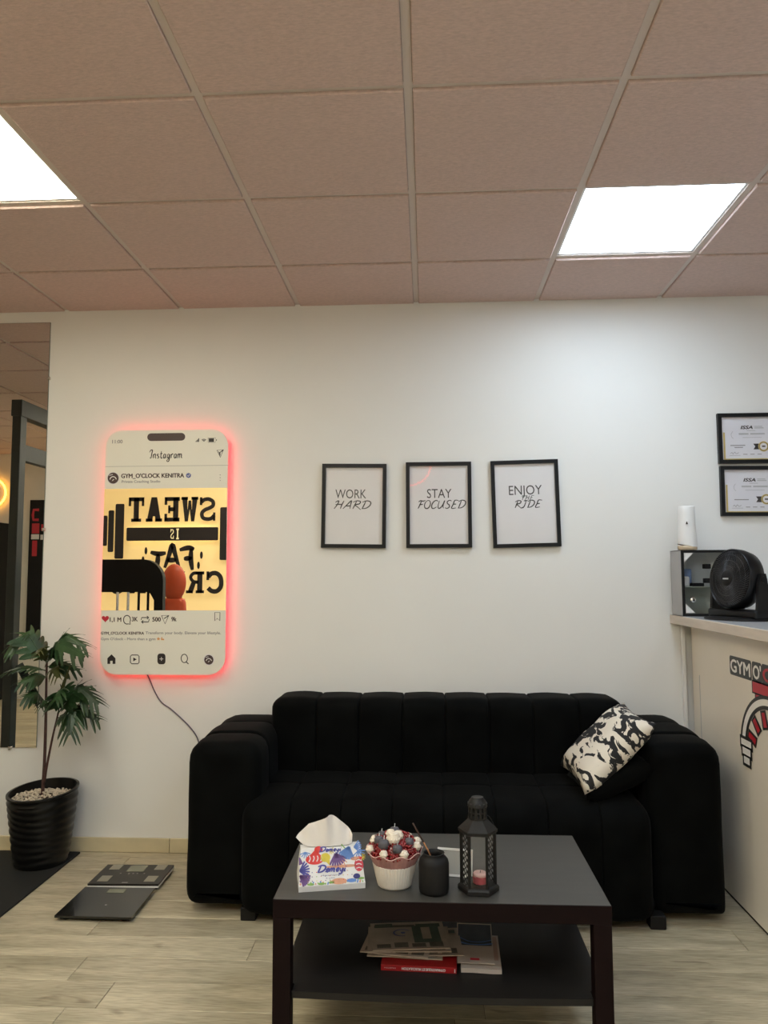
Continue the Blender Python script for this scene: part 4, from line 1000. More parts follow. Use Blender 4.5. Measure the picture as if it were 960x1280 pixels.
def f_(mb):
    pa.line(mb, [(184 + 16 * cos(rad(a)), 963 + 20 * sin(rad(a))) for a in range(70, 400, 15)], 4); pa.line(mb, [(190, 982), (199, 984), (197, 972)], 4)
    pa.line(mb, [(249, 964), (252, 953), (283, 953)], 4); pa.line(mb, [(276, 946), (284, 953), (276, 960)], 4); pa.line(mb, [(286, 960), (283, 973), (252, 973)], 4); pa.line(mb, [(259, 966), (251, 973), (259, 980)], 4)
    pa.line(mb, [(343, 944), (376, 943), (359, 982)], 4, closed=True); pa.line(mb, [(355, 958), (375, 944)], 4)
    pa.line(mb, [(586, 968), (586, 930), (610, 930), (609, 968), (597, 957)], 3, closed=True)
    pa.poly(mb, [(94, 1166), (94, 1140), (113, 1122), (131, 1140), (131, 1166), (118, 1166), (118, 1152), (107, 1152), (107, 1166)])
    pa.line(mb, [(200 + q[0], 1125 + q[1]) for q in ((6, 0), (34, 0), (40, 6), (40, 34), (34, 40), (6, 40), (0, 34), (0, 6))], 4, closed=True); pa.poly(mb, [(213, 1136), (213, 1154), (229, 1145)])
    pa.rrect(mb, 324, 1118, 361, 1167, 12, 14)
    pa.line(mb, [(447 + 14.5 * cos(2 * pi * i / 24), 1140 + 19 * sin(2 * pi * i / 24)) for i in range(24)], 4, closed=True); pa.line(mb, [(456, 1156), (466, 1165)], 4.5)
sec('app_icon', 'ink', f_)
def f_(mb): pa.rect(mb, 334, 1144, 351, 1141, 2); pa.rect(mb, 341, 1151, 344, 1134, 2)
sec('plus_mark', 'paper', f_)
def f_(mb):
    pa.poly(mb, [(329, 1042), (332, 1048), (338, 1049), (333, 1053), (334, 1058), (328, 1055), (323, 1058), (324, 1052), (320, 1048), (326, 1047)]); pa.poly(mb, [(340, 1056), (342, 1043), (347, 1043), (346, 1050), (354, 1050), (355, 1057)])
sec('yellow_icon', 'ink_orange', f_)
MB().tube(smooth_line([(-1.372, D - .03, .857), (-1.368, D - .008, .835), (-1.335, D - .006, .762), (-1.300, D - .006, .712), (-1.255, D - .006, .682), (-1.205, D - .006, .640), (-1.155, D - .006, .592), (-1.118, D - .006, .538), (-1.105, D - .006, .47)], 5), .0033, 6).build('power_cable', M['cable'], sg, smooth=True)

# ================================================================== WALL MIRROR
mr = thing('wall_mirror', 'tall frameless wall mirror at the left end of the sofa wall', 'mirror', (-2.5, D, .49))
MX0, MX1, MZ0, MZ1 = -3.3, -1.924, .490, 2.635
MB().box(MX0, MX1, D - .005, D - .001, MZ0, MZ1).build('mirror_backing', M['mirror_edge'], mr)
MB().add([(MX0, D - .0055, MZ0), (MX1 - .0015, D - .0055, MZ0), (MX1 - .0015, D - .0055, MZ1 - .0015), (MX0, D - .0055, MZ1 - .0015)], [(0, 1, 2, 3)]).build('mirror_glass', M['mirror'], mr)
for x, z in ((-1.922, 2.340), (-1.922, 1.565), (-2.057, .487), (-3.1, .487), (-2.5, 2.638)):
    MB().bbox(x - .008, x + .008, D - .013, D - .001, z - .008, z + .008, .002).ball((x, D - .013, z), .005, 5).build('mirror_clip', M['chrome'], mr)

# ================================================================== RECEPTION COUNTER
CXF = 1.246
ct = thing('reception_counter', 'tall white reception counter with pale top at the right wall end', 'counter', (1.55, 2.7, 0))
CY0 = 1.2
MB().box(CXF, CXF + .022, CY0, D - .03, .012, 1.098).build('front_panel', M['laminate_w'], ct)
MB().box(CXF + .004, CXF + .03, CY0 + .01, D - .03, 0, .012).build('dark_kick_gap', M['black_matte'], ct)
MB().bbox(1.158, 1.90, CY0 - .04, D - .002, 1.098, 1.139, .003).build('counter_edge', M['wood_edge'], ct)
MB().box(1.160, 1.898, CY0 - .038, D - .003, 1.139, 1.1405).build('counter_top', M['top_white'], ct)
MB().box(1.80, 1.82, CY0, D - .03, 0, 1.098).box(CXF + .022, 1.80, CY0, CY0 + .02, 0, 1.098).build('inner_panel', M['laminate_w'], ct)
MB().bbox(1.204, 1.222, D - .018, D - .001, .0, 1.098, .003).build('corner_trim', M['white_pl'], ct)
MB().box(CXF - .0012, CXF, 3.615, 3.618, .55, .87).build('panel_seam', M['ink_pale'], ct)
la = Art((CXF, 0, 0), (0, -1, 0), (0, 0, 1))     # layout: u = -y
def dl(name, m_, fnc): mb = MB(); fnc(mb); return mb.split(name, M[m_], ct)
ccx, ccz, cry, crz = -2.905, .655, .240, .205
def oct_(mb, u0, z0, u1, z1, l, c=.006): la.rrect(mb, u0, z0, u1, z1, c, c, l)
def f_(mb):
    for u0, u1, z0, z1 in ((-3.257, -3.045, .921, .998), (-3.040, -2.955, .921, .998), (-2.955, -2.50, .921, .998)): oct_(mb, u0, z0, u1, z1, 1, .012)
    for (a0, a1, b0, b1) in ((-3.048, -2.76, .876, .927), (-3.024, -2.785, .835, .880)): la.rect(mb, a0, b0, a1, b1, 1)
    pts = [(ccx + cry * 1.12 * cos(a), ccz + crz * 1.12 * sin(a)) for a in [rad(-5 + 190 * i / 40) for i in range(41)]] + [(ccx + cry * .87 * cos(a), ccz + crz * .87 * sin(a)) for a in [rad(185 - 190 * i / 40) for i in range(41)]]
    la.poly(mb, pts, 3)
sec_l = dl('logo_outline', 'decal_k', f_)
def f_(mb):
    la.text(mb, 'GYM', -3.246, .935, -3.058, .050, 2, bold=.035); la.text(mb, "O'", -3.030, .935, -2.962, .050, 2, bold=.035)
dl('logo_white_lettering', 'decal_w', f_)
def f_(mb): la.text(mb, 'CLOCK', -2.945, .935, -2.52, .050, 2, bold=.035)
dl('logo_red_lettering', 'decal_r', f_)
def f_(mb):
    la.rect(mb, -3.040, .882, -2.768, .921, 2); la.rect(mb, -3.015, .841, -2.795, .876, 2)
dl('logo_cap', 'decal_r', f_)
def f_(mb):
    pts = [(ccx + cry * 1.055 * cos(a), ccz + crz * 1.055 * sin(a)) for a in [rad(-4 + 188 * i / 40) for i in range(41)]] + [(ccx + cry * .94 * cos(a), ccz + crz * .94 * sin(a)) for a in [rad(184 - 188 * i / 40) for i in range(41)]]
    la.poly(mb, pts, 4)
dl('logo_ring', 'decal_w', f_)
def ray(mb, ang_, r0, r1, hw_, l):
    d = V((cos(rad(ang_)), sin(rad(ang_)))); nn = V((-d.y, d.x)); f = lambda p: (ccx + p.x * cry, ccz + p.y * crz)
    la.poly(mb, [f(d * r0 + nn * hw_), f(d * r1 + nn * hw_ * .9), f(d * r1 - nn * hw_ * .9), f(d * r0 - nn * hw_)], l)
def f_(mb):
    for a in (160, 133, 105, 75, 47, 20): ray(mb, a, .52, .86, .110, 3.4)
dl('logo_tick_outline', 'decal_k', f_)
def f_(mb):
    for a in (160, 133, 105, 75, 47, 20): ray(mb, a, .56, .82, .058, 4.4)
dl('logo_tick', 'decal_r', f_)
W3 = ((-.047, .047, .030, .062), (-.037, .037, -.004, .030), (-.027, .027, -.038, -.004))
def side(fn_):
    for cu, sl in ((-3.118, -1), (-2.690, 1)): fn_(cu, sl)
def f_(mb):
    def g(cu, sl):
        for a0, a1, b0, b1 in W3:
            la.rect(mb, cu + a0 - .012, .626 + b0 - .008, cu + a1 + .012, .626 + b1 + .008, 5)
    side(g)
dl('logo_weight_outline', 'decal_k', f_)
def f_(mb):
    def g(cu, sl):
        for a0, a1, b0, b1 in W3: la.rect(mb, cu + a0, .626 + b0 + .004, cu + a1, .626 + b1 - .004, 6)
    side(g)
dl('logo_weight', 'decal_w', f_)

# ---- mirrored box, router, fan on the counter
CT = 1.1405
bx0, bx1, by0, by1, bz1 = 1.158, 1.432, 3.545, 3.695, CT + .300
mbx = thing('display_box', 'grey box with clear front and corner brackets standing on the counter against the wall', 'box', (1.29, 3.62, CT))
MB().box(bx0, bx0 + .003, by0 + .004, by1, CT, bz1).box(bx1 - .003, bx1, by0 + .004, by1, CT, bz1).box(bx0, bx1, by1 - .003, by1, CT, bz1).box(bx0, bx1, by0 + .004, by1, CT, CT + .003).box(bx0, bx1, by0 + .004, by1, bz1 - .003, bz1).build('box_body', M['steel'], mbx)
MB().box(bx0 + .0032, bx1 - .0032, by1 - .006, by1 - .0032, CT + .135, bz1 - .004).build('back_lining', M['lining_pale'], mbx)
MB().box(bx0 + .0032, bx1 - .0032, by1 - .006, by1 - .0032, CT + .004, CT + .133).build('lower_lining', M['lining_green'], mbx)
MB().box(bx0 + .0032, bx1 - .0032, by0 + .03, by1 - .007, CT + .130, CT + .134).build('shelf', M['lining_green'], mbx)
MB().box(bx0 + .012, bx1 - .012, by0 + .0005, by0 + .0030, CT + .012, bz1 - .012).build('clear_front', M['glass'], mbx)
for hz_ in (.150, .215): MB().bbox(bx0 + .110, bx0 + .140, by0 + .02, by0 + .05, CT + hz_, CT + hz_ + .022, .003).build('hinge_block', M['black_matte'], mbx)
MB().bbox(bx0 + .060, bx0 + .112, by0 + .035, by0 + .08, CT + .1345, CT + .150, .003).build('dark_holder', M['black_matte'], mbx)
tag(MB().bbox(bx0 + .016, bx0 + .075, by0 + .085, by0 + .125, CT + .1345, CT + .215, .006).build('packet', M['pk_blue'], loc=(bx0 + .045, by0 + .10, CT + .1345)), 'small blue packet standing inside the clear-fronted box', 'packet')
tag(MB().bbox(bx0 + .010, bx0 + .052, by0 + .050, by0 + .080, CT + .1345, CT + .180, .006).build('carton', M['white_pl'], loc=(bx0 + .03, by0 + .06, CT + .1345)), 'small white carton standing inside the clear-fronted box', 'carton')
fr = MB()
fr.ring(bx0, bx1, CT, bz1, .012, by0 - .002, by0 + .0038)
fr.build('dark_rim', M['black_matte'], mbx)
for (qx, qz, sx, sz) in ((bx0 + .014, bz1 - .014, 1, -1), (bx0 + .014, CT + .016, 1, 1), (bx1 - .014, bz1 - .014, -1, -1)):
    MB().prism([(0, 0), (.04 * sx, 0), (0, .04 * sz)], lambda p, t, qx=qx, qz=qz: (qx + p[0], t, qz + p[1]), by0 - .002, by0 - .0002).build('corner_bracket', M['white_pl'], mbx)
kb = MB().lathe([(.001, .0), (.011, .001), (.011, .010), (.008, .012), (.001, .0125)], (0, 0, 0), 18)
kb2 = MB(Matrix.Translation((bx0 + .044, by0 - .001, CT + .075)) @ Matrix.Rotation(rad(90), 4, 'X')).add(kb.v, kb.f).build('round_lock', M['chrome'], mbx, smooth=True, sharp=40)
RX, RY = 1.207, 3.60
ro = thing('router', 'white cylindrical internet router with beige foot standing on the clear-fronted box', 'router', (RX, RY, bz1))
MB().lathe([(.036, .0005), (.043, .004), (.044, .012), (.043, .022)], (RX, RY, bz1), 40, 1, .8).build('foot', M['beige_pl'], ro, smooth=True)
vs = []; prof = [(.0435, .012), (.0438, .03), (.042, .07), (.0385, .12), (.0375, .17), (.038, .200), (.036, .205), (.001, .2055)]
n = 40
for i, (r_, z_) in enumerate(prof):
    for k in range(n):
        a = 2 * pi * k / n; zz = z_ + (.014 * (.5 - .5 * cos(a - pi / 2 * 0)) * 0 + (.010 * cos(a + rad(180)) if i == 0 else 0) + (.008 if i == 0 else 0))
        vs.append((RX + r_ * cos(a), RY + r_ * sin(a) * .8, bz1 + zz))
MB().add(vs, [(i * n + k, i * n + (k + 1) % n, (i + 1) * n + (k + 1) % n, (i + 1) * n + k) for i in range(len(prof) - 1) for k in range(n)]).build('router_body', M['white_pl'], ro, smooth=True)
ra = Art((RX - .012, RY - .0345, bz1 + .125), (1, .12, 0), (0, 0, 1)); mb = MB(); ra.poly(mb, [(-.006, -.006), (.006, -.006), (.001, .007), (-.001, .007)], 6); mb.build('logo_mark', M['ink'], ro)

fx, fy, fz = 1.306, 3.30, 1.309
fn = thing('desk_fan', 'black round desk fan tilted on its yoke, on the counter in front of the box', 'fan', (fx, fy, CT))
azd = rad(72); axv = V((-sin(azd) * cos(rad(7)), -cos(azd) * cos(rad(7)), sin(rad(7))))
rgt = V((0, 0, 1)).cross(axv).normalized(); upv = axv.cross(rgt)
Xf = Matrix((rgt, upv, axv)).transposed().to_4x4(); Xf.translation = V((fx, fy, fz))
Rf_ = .125
MB(Xf).lathe([(.116, .034), (.121, .040), (Rf_, .036), (Rf_ + .001, .0), (.119, -.034), (.100, -.048), (.096, -.046), (.116, -.03), (.119, .0), (.116, .034)], (0, 0, 0), 48, caps=(False, False)).build('housing_ring', M['black'], fn, smooth=True, sharp=50)
g = MB(Xf)
for k in range(72):
    a = 2 * pi * k / 72; pts = []
    for t in range(7):
        r_ = .030 + .088 * t / 6; aa = a + .55 * (t / 6); pts.append((r_ * cos(aa), r_ * sin(aa), .040 + .010 * sin(pi * (1 - t / 6) * .5)))
    g.tube(pts, .0013, 4, caps=False)
for r_ in (.05, .075, .10): g.tube([(r_ * cos(2 * pi * k / 40), r_ * sin(2 * pi * k / 40), .040 + .010 * sin(pi / 2 * (1 - (r_ - .03) / .088))) for k in range(41)], .0011, 4, caps=False)
g.build('grille', M['fan_lit'], fn, smooth=True, kind='stuff')
MB(Xf).lathe([(.034, .043), (.034, .050), (.028, .055), (.001, .0565)], (0, 0, 0), 32).build('hub_cap', M['black_matte'], fn, smooth=True, sharp=40)
fa = Art(Xf @ V((0, -.004, .0562)), rgt, upv); mb = MB(); fa.rect(mb, -.017, -.003, .017, .003, 1); mb.build('hub_logo', M['ink_pale'], fn)
for k in range(5):
    a = 2 * pi * k / 5; vs = []
    for j in range(5):
        r_ = .025 + .085 * j / 4
        for i in range(4):
            aa = a + (i / 3 - .5) * .95; vs.append((r_ * cos(aa), r_ * sin(aa), .012 - .022 * (i / 3 - .5)))
    MB(Xf).add(vs, [(j * 4 + i, j * 4 + i + 1, (j + 1) * 4 + i + 1, (j + 1) * 4 + i) for j in range(4) for i in range(3)]).build('blade', M['black_matte'], fn, smooth=True)
MB(Xf).lathe([(.096, -.046), (.078, -.058), (.060, -.064), (.058, -.092), (.048, -.100), (.001, -.101)], (0, 0, 0), 32).build('motor_housing', M['black_matte'], fn, smooth=True, sharp=40)
MB(Xf).tube([(-.115, .0, -.01), (-.146, 0, -.01)], .014, 14).tube([(.115, .0, -.01), (.146, 0, -.01)], .014, 14).build('pivot_knob', M['black'], fn)
# yoke: two upright arms and a round foot
Xy = Matrix.Translation((fx, fy, CT)) @ Matrix((rgt, V((-rgt.y, rgt.x, 0)), V((0, 0, 1)))).transposed().to_4x4()
for sx in (-1, 1):
    mb = MB(Xy); mb.prism([(-.036, .010), (.036, .010), (.022, .150), (.014, .192), (-.010, .192), (-.022, .150)], lambda p, t: (t, p[0] + .006, p[1]), sx * .130, sx * .144); mb.build('yoke_arm', M['black'], fn)
MB(Xy).bbox(-.146, .146, -.040, .048, .006, .044, .012, 4).build('yoke_bridge', M['black'], fn, smooth=True, sharp=50)
MB(Xy).lathe([(.150, 0), (.154, .002), (.152, .007), (.120, .012), (.001, .013)], (0, .0, 0), 40, 1, .80).build('foot_plate', M['black_matte'], fn, smooth=True, sharp=40)

# ================================================================== FLOOR THINGS, LEFT
tag(MB().bbox(-2.62, -1.674, 1.9, 3.702, 0, .010, .003).build('rubber_mat', M['rubber'], loc=(-2.15, 2.8, 0)), 'black rubber gym mat on the floor under the plant pot', 'mat')
# planter
ptx, pty, ptz = -1.796, 3.56, .0102
pot = thing('potted_plant', 'artificial split-leaf palm in a ridged black planter beside the mirror', 'plant', (ptx, pty, ptz))
prof = []; n = 64; NZ = 44; vs = []
for j in range(NZ + 1):
    t = j / NZ; z_ = .318 * t; r_ = .110 + .042 * t ** .8
    for k in range(n):
        a = 2 * pi * k / n
        rg = .0055 * abs(sin(t * 9.5 * pi + .9 * sin(a * 2 + t * 5) + .5 * sin(a * 3))) ** .8 * (1 if .03 < t < .95 else 0)
        zz = z_ + t ** 3 * (.015 * cos(a - rad(62)))
        q = r_ + rg; vs.append((ptx + q * cos(a), pty + q * sin(a), ptz + zz))
for r_, dz in ((.158, .004), (.1575, .012), (.146, .013), (.141, -.03), (.139, -.05)):
    for k in range(n):
        a = 2 * pi * k / n; zz = .318 + dz + .015 * cos(a - rad(62)); vs.append((ptx + r_ * cos(a), pty + r_ * sin(a), ptz + zz))
m_ = NZ + 6
fs = [(i * n + k, i * n + (k + 1) % n, (i + 1) * n + (k + 1) % n, (i + 1) * n + k) for i in range(m_ - 1) for k in range(n)] + [tuple(reversed(range(n)))]
MB().add(vs, fs).build('planter', M['pot'], pot, smooth=True, sharp=50)
MB().lathe([(.001, .284), (.140, .280)], (ptx, pty, ptz), 32, caps=(False, False)).build('soil', M['stem'], pot)
pb = MB(); random.seed(5)
for i in range(620):
    a = random.random() * 2 * pi; r_ = .132 * sqrt(random.random()); pb.ball((ptx + r_ * cos(a), pty + r_ * sin(a), ptz + .289 + .010 * random.random() + .022 * (1 - r_ / .15)), (.0036 + .003 * random.random()), 3, .8, .3, i)
pb.build('white_pebbles', M['pebble'], pot, kind='stuff')
def PT(cx_, cy_, dy=0.):     # plant sketch units (4 per 1/960 frame) -> a point in the plant's plane, dy towards the room
    px_, py_ = cx_ / 4, 780 + cy_ / 4
    y = pty - dy
    dirv = Rr * ((px_ - 480) / 952.31) + Rd * ((py_ - 640) / 952.31) + Rf
    s_ = y / dirv.y; return V((dirv.x * s_, y, CZ + dirv.z * s_))
base = V((ptx - .004, pty, ptz + .285))
s1 = smooth_line([base, PT(222, 700), PT(229, 480), PT(231, 330), PT(234, 190)], 6)
MB().tube(s1, .0085, 8, r1=.005).build('stem', M['stem'], pot, smooth=True)
s2 = smooth_line([PT(222, 790, .006), PT(236, 700, .012), PT(262, 570, .02), PT(282, 485, .03), PT(292, 440, .035)], 6)
MB().tube(s2, .0062, 8, r1=.004).build('stem', M['stem'], pot, smooth=True)
def leaf(p0, p1, apex, width, nl=8, young=False, droop=.35, side=None, nm='leaf'):
    """split leaf: rib from p0 over apex to p1, nl pairs of tapering lobes"""
    rib_ = smooth_line([p0, p0.lerp(apex, .5) + V((0, 0, .006)), apex, p1], 8)
    mb = MB(); mb.tube(rib_, .0028, 5, r1=.001)
    L = len(rib_)
    tang0 = (p1 - p0).normalized(); sd = side or tang0.cross(V((0, -.75, .65))).normalized()
    for i in range(nl):
        t = .22 + .72 * i / (nl - 1); q = rib_[int(t * (L - 1))]; q2 = rib_[min(L - 1, int(t * (L - 1)) + 3)]
        tg = (q2 - q); tg = tg.normalized() if tg.length > 1e-6 else tang0
        lw = width * .80 * (sin(pi * (.18 + .70 * (1 - abs(2 * (t - .22) / .72 - .9) / 1.1))) if False else (.65 + .5 * sin(pi * min(1, .15 + .75 * t)))) * (1 - .25 * (i == nl - 1))
        for sgn in (-1, 1):
            sdv = (sd - tg * sd.dot(tg)).normalized() * sgn
            d = (sdv * (.95 - .35 * t) + tg * (.35 + .55 * t)).normalized()
            nrm = tg.cross(sdv * sgn).normalized()
            pts = []
            K = 6
            for k_ in range(K + 1):
                u = k_ / K; c = q + d * lw * u + tg * lw * .18 * u * u + V((0, 0, -droop * lw * u * u))
                wd_ = width * .155 * (sin(pi * min(1, .20 + .72 * u)) ** .6 if u < 1 else 0.22)
                pts.append((c - tg * wd_, c + nrm * .002, c + tg * wd_))
            vs = [p for tri in pts for p in tri]
            mb.add(vs, [(3 * k_ + e, 3 * k_ + e + 1, 3 * k_ + e + 4, 3 * k_ + e + 3) for k_ in range(K) for e in (0, 1)])
    # web along the rib that joins the lobes
    vs = []
    for i in range(9):
        t = .15 + .85 * i / 8; q = rib_[int(t * (L - 1))]; w_ = width * .36 * sin(pi * (.1 + .88 * i / 8)) ** .8
        vs += [q - sd * w_ + V((0, 0, -.15 * w_)), q + V((0, 0, .001)), q + sd * w_ + V((0, 0, -.15 * w_))]
    mb.add(vs, [(3 * k_ + e, 3 * k_ + e + 1, 3 * k_ + e + 4, 3 * k_ + e + 3) for k_ in range(8) for e in (0, 1)])
    for p in mb.v:
        if p.y > 3.715: p.y = 3.715 - .1 * (p.y - 3.715)
    return mb.build(nm, M['leaf_young' if young else 'leaf'], pot)
T1 = PT(234, 195); T2 = PT(230, 400); T3 = PT(292, 445, .035)
leaf(T1, PT(50, 110, .05), PT(130, 55, .03), .105, 8)
leaf(T1, PT(432, 112, .02), PT(330, 66, .02), .10, 8)
leaf(T1, PT(425, 165, .16), PT(290, 95, .09), .105, 8)
leaf(T1, PT(185, 150, .17), PT(205, 120, .10), .06, 6, young=True)
leaf(PT(233, 235), PT(15, 245, .03), PT(110, 212, .02), .055, 8, side=V((.05, .9, .2)))
leaf(PT(234, 265), PT(90, 300, .10), PT(170, 262, .05), .075, 7)
leaf(PT(234, 250), PT(290, 270, .13), PT(275, 222, .07), .065, 6, young=True)
leaf(PT(234, 215), PT(400, 230, -.03), PT(320, 205, -.02), .07, 6)
leaf(T2, PT(120, 365, .12), PT(180, 345, .07), .085, 7)
leaf(T3, PT(275, 385, .20), PT(300, 330, .12), .105, 8)
leaf(T3, PT(495, 400, .06), PT(400, 325, .05), .105, 9)
leaf(T3, PT(465, 312, -.05), PT(380, 325, -.02), .055, 6)
leaf(PT(290, 470, .03), PT(498, 480, .05), PT(400, 428, .04), .085, 8)
leaf(PT(300, 460, .04), PT(350, 555, .12), PT(350, 450, .09), .095, 8)
leaf(PT(292, 440, .03), PT(352, 205, .03), PT(318, 300, .03), .030, 5, young=True, droop=.1)
leaf(T2, PT(205, 420, .10), PT(215, 385, .06), .05, 6)

# ---- bathroom scales
SCG = 'body scales on the floor'
def quadbox(mb, q, z0, z1, inset=0.):
    c = sum((V(p) for p in q), V((0, 0))) / 4; q = [c + (V(p) - c) * (1 - inset) for p in q]
    mb.prism([tuple(p) for p in q], lambda p, t: (p[0], p[1], t), z0, z1)
def bil(q, u, v): a = V(q[0]).lerp(V(q[1]), u); b = V(q[3]).lerp(V(q[2]), u); return a.lerp(b, v)
q1 = [(-1.452, 3.283), (-1.146, 3.293), (-1.150, 3.512), (-1.456, 3.502)]
s1_ = thing('body_scale', 'dark body scale with white rim and four metal electrodes, nearer the wall', 'scale', (-1.30, 3.40, 0), SCG)
mb = MB(); quadbox(mb, q1, .012, .019); mb.build('white_rim', M['white_pl'], s1_)
mb = MB(); quadbox(mb, q1, .019, .027, .012); mb.build('platform', M['scale_body'], s1_)
mb = MB(); quadbox(mb, q1, .004, .012, .06); mb.build('underbody', M['black_matte'], s1_)
def spatch(th, q, u0, v0, u1, v1, z, nm, m_):
    mb = MB(); mb.prism([tuple(bil(q, a, b)) for a, b in ((u0, v0), (u1, v0), (u1, v1), (u0, v1))], lambda p, t: (p[0], p[1], t), z, z + .001); return mb.build(nm, m_, th)
for u0, v0, u1, v1 in ((.10, .12, .25, .40), (.76, .12, .91, .40), (.10, .72, .25, .97), (.76, .72, .91, .97)): spatch(s1_, q1, u0, v0, u1, v1, .027, 'electrode', M['electrode'])
spatch(s1_, q1, .38, .62, .63, .94, .027, 'display', M['lcd'])
for u in (.32, .44, .50, .56, .66): spatch(s1_, q1, u, .50, u + .02, .54, .027, 'button', M['ink_grey'])
spatch(s1_, q1, .47, .05, .55, .09, .027, 'maker_mark', M['ink_grey'])
for u, v in ((.12, .15), (.88, .15), (.12, .85), (.88, .85)): p = bil(q1, u, v); MB().lathe([(.014, 0), (.014, .005)], (p.x, p.y, 0), 14).build('foot', M['black_matte'], s1_)
q2 = [(-1.449, 2.992), (-1.144, 2.990), (-1.152, 3.266), (-1.451, 3.266)]
s2_ = thing('body_scale', 'flat black glass bathroom scale, the nearer of two on the floor', 'scale', (-1.30, 3.13, 0), SCG)
mb = MB(); quadbox(mb, q2, .014, .022); mb.build('glass_plate', M['scale_glass'], s2_)
mb = MB(); quadbox(mb, q2, .005, .014, .10); mb.build('underbody', M['black_matte'], s2_)
spatch(s2_, q2, .38, .80, .62, .93, .022, 'display', M['lcd']); spatch(s2_, q2, .52, .36, .545, .39, .022, 'maker_mark', M['ink_grey'])
for u, v in ((.12, .12), (.88, .12), (.12, .88), (.88, .88)): p = bil(q2, u, v); MB().lathe([(.015, 0), (.015, .006)], (p.x, p.y, 0), 14).build('foot', M['black_matte'], s2_)

# ================================================================== WHAT THE MIRRORS SHOW: the gym behind the camera
rk = thing('power_rack', 'grey-green power rack with crossbeams, seen in the wall mirror', 'gym rack', (-2.66, 2.0, 0))
rx0, rx1 = -2.735, -2.675
for yy in (2.622, 1.5): MB().bbox(rx0, rx1, yy - .075, yy, 0, 2.40, .004).build('upright', M['rack_grey'], rk)
MB().bbox(rx0 - .006, rx1 + .008, 1.40, 2.63, 2.39, 2.50, .004).build('crossbeam', M['rack_grey'], rk)
MB().bbox(rx0 + .004, rx1 - .004, 1.5, 2.55, 2.10, 2.21, .004).build('crossbeam', M['rack_grey'], rk)
MB().bbox(rx0 - .004, rx1 + .004, 1.3, 2.70, .01, .09, .004).build('floor_beam', M['rack_grey'], rk)
MB().tube([(rx1 + .03, 2.30, .09), (rx1 + .03, 2.30, 2.10)], .008, 10).build('guide_rod', M['steel'], rk)
MB().tube([(rx1 + .02, 1.95, .5), (rx1 + .02, 1.95, 2.39)], .008, 8).build('pull_cable', M['black_matte'], rk)
MB().tube([(rx1 + .02, 1.85, 1.70), (rx1 + .02, 2.08, 1.74)], .018, 10).build('pull_handle', M['black_matte'], rk)
mb = MB(); mb.tube([(rx1 + .04, 2.60, .75), (rx1 + .10, 2.1, .12)], .035, 4); mb.build('brace', M['rack_grey'], rk)
cm = thing('cable_machine', 'black arched cable machine with steel guide rods, seen in the phone mirror', 'gym machine', (-2.3, 1.86, 0))
mx0, mx1, my, mz = -2.60, -1.93, 1.86, 1.452
arch = [(mx0, 0)] + [(mx0, mz - .16)] + [(mx0 + .16 - .16 * cos(a), mz - .16 + .16 * sin(a)) for a in [pi / 2 * i / 8 for i in range(1, 9)]] + [(mx1 - .16 + .16 * sin(a), mz - .16 + .16 * cos(a)) for a in [pi / 2 * i / 8 for i in range(9)]] + [(mx1, 0), (mx1 - .065, 0), (mx1 - .065, mz - .30), (mx1 - .10, mz - .24), (mx0 + .10, mz - .24), (mx0 + .065, mz - .30), (mx0 + .065, 0)]
MB().prism(arch, lambda p, t: (p[0], t, p[1]), my - .06, my).build('arch_frame', M['black'], cm)
for x in (-2.28, -2.20, -2.12, -2.05): MB().tube([(x, my - .03, .1), (x, my - .03, mz - .235)], .010, 8).build('guide_rod', M['chrome'] if x < -2.15 else M['black'], cm)
MB().bbox(-2.55, -2.03, my - .09, my + .02, .0, .10, .01).build('foot_beam', M['black'], cm)
for k in range(6): MB().bbox(-2.34, -2.00, my - .07, my + .01, .11 + k * .05, .155 + k * .05, .004).build('weight_plate', M['black_matte'], cm)
bn = thing('exercise_seat', 'red leather machine seat with egg-shaped backrest, seen in the phone mirror', 'gym seat', (-2.015, 1.36, 0))
MB(Matrix.Translation((-2.015, 1.36, 1.275)) @ Matrix.Diagonal((.098, .05, .150, 1))).ball((0, 0, 0), 1, 14).build('back_pad', M['red_leather'], bn, smooth=True)
MB().puff(-2.105, -1.925, 1.31, 1.39, .86, 1.15, .035, 9, .01).build('lower_pad', M['red_leather'], bn, smooth=True)
MB().puff(-2.12, -1.91, 1.0, 1.36, .46, .55, .04, 8, .01).build('seat_pad', M['red_leather'], bn, smooth=True)
MB().bbox(-2.045, -1.985, 1.24, 1.30, .0, 1.2, .004).bbox(-2.25, -1.78, 1.24, 1.32, 0, .06, .004).build('post', M['black'], bn)
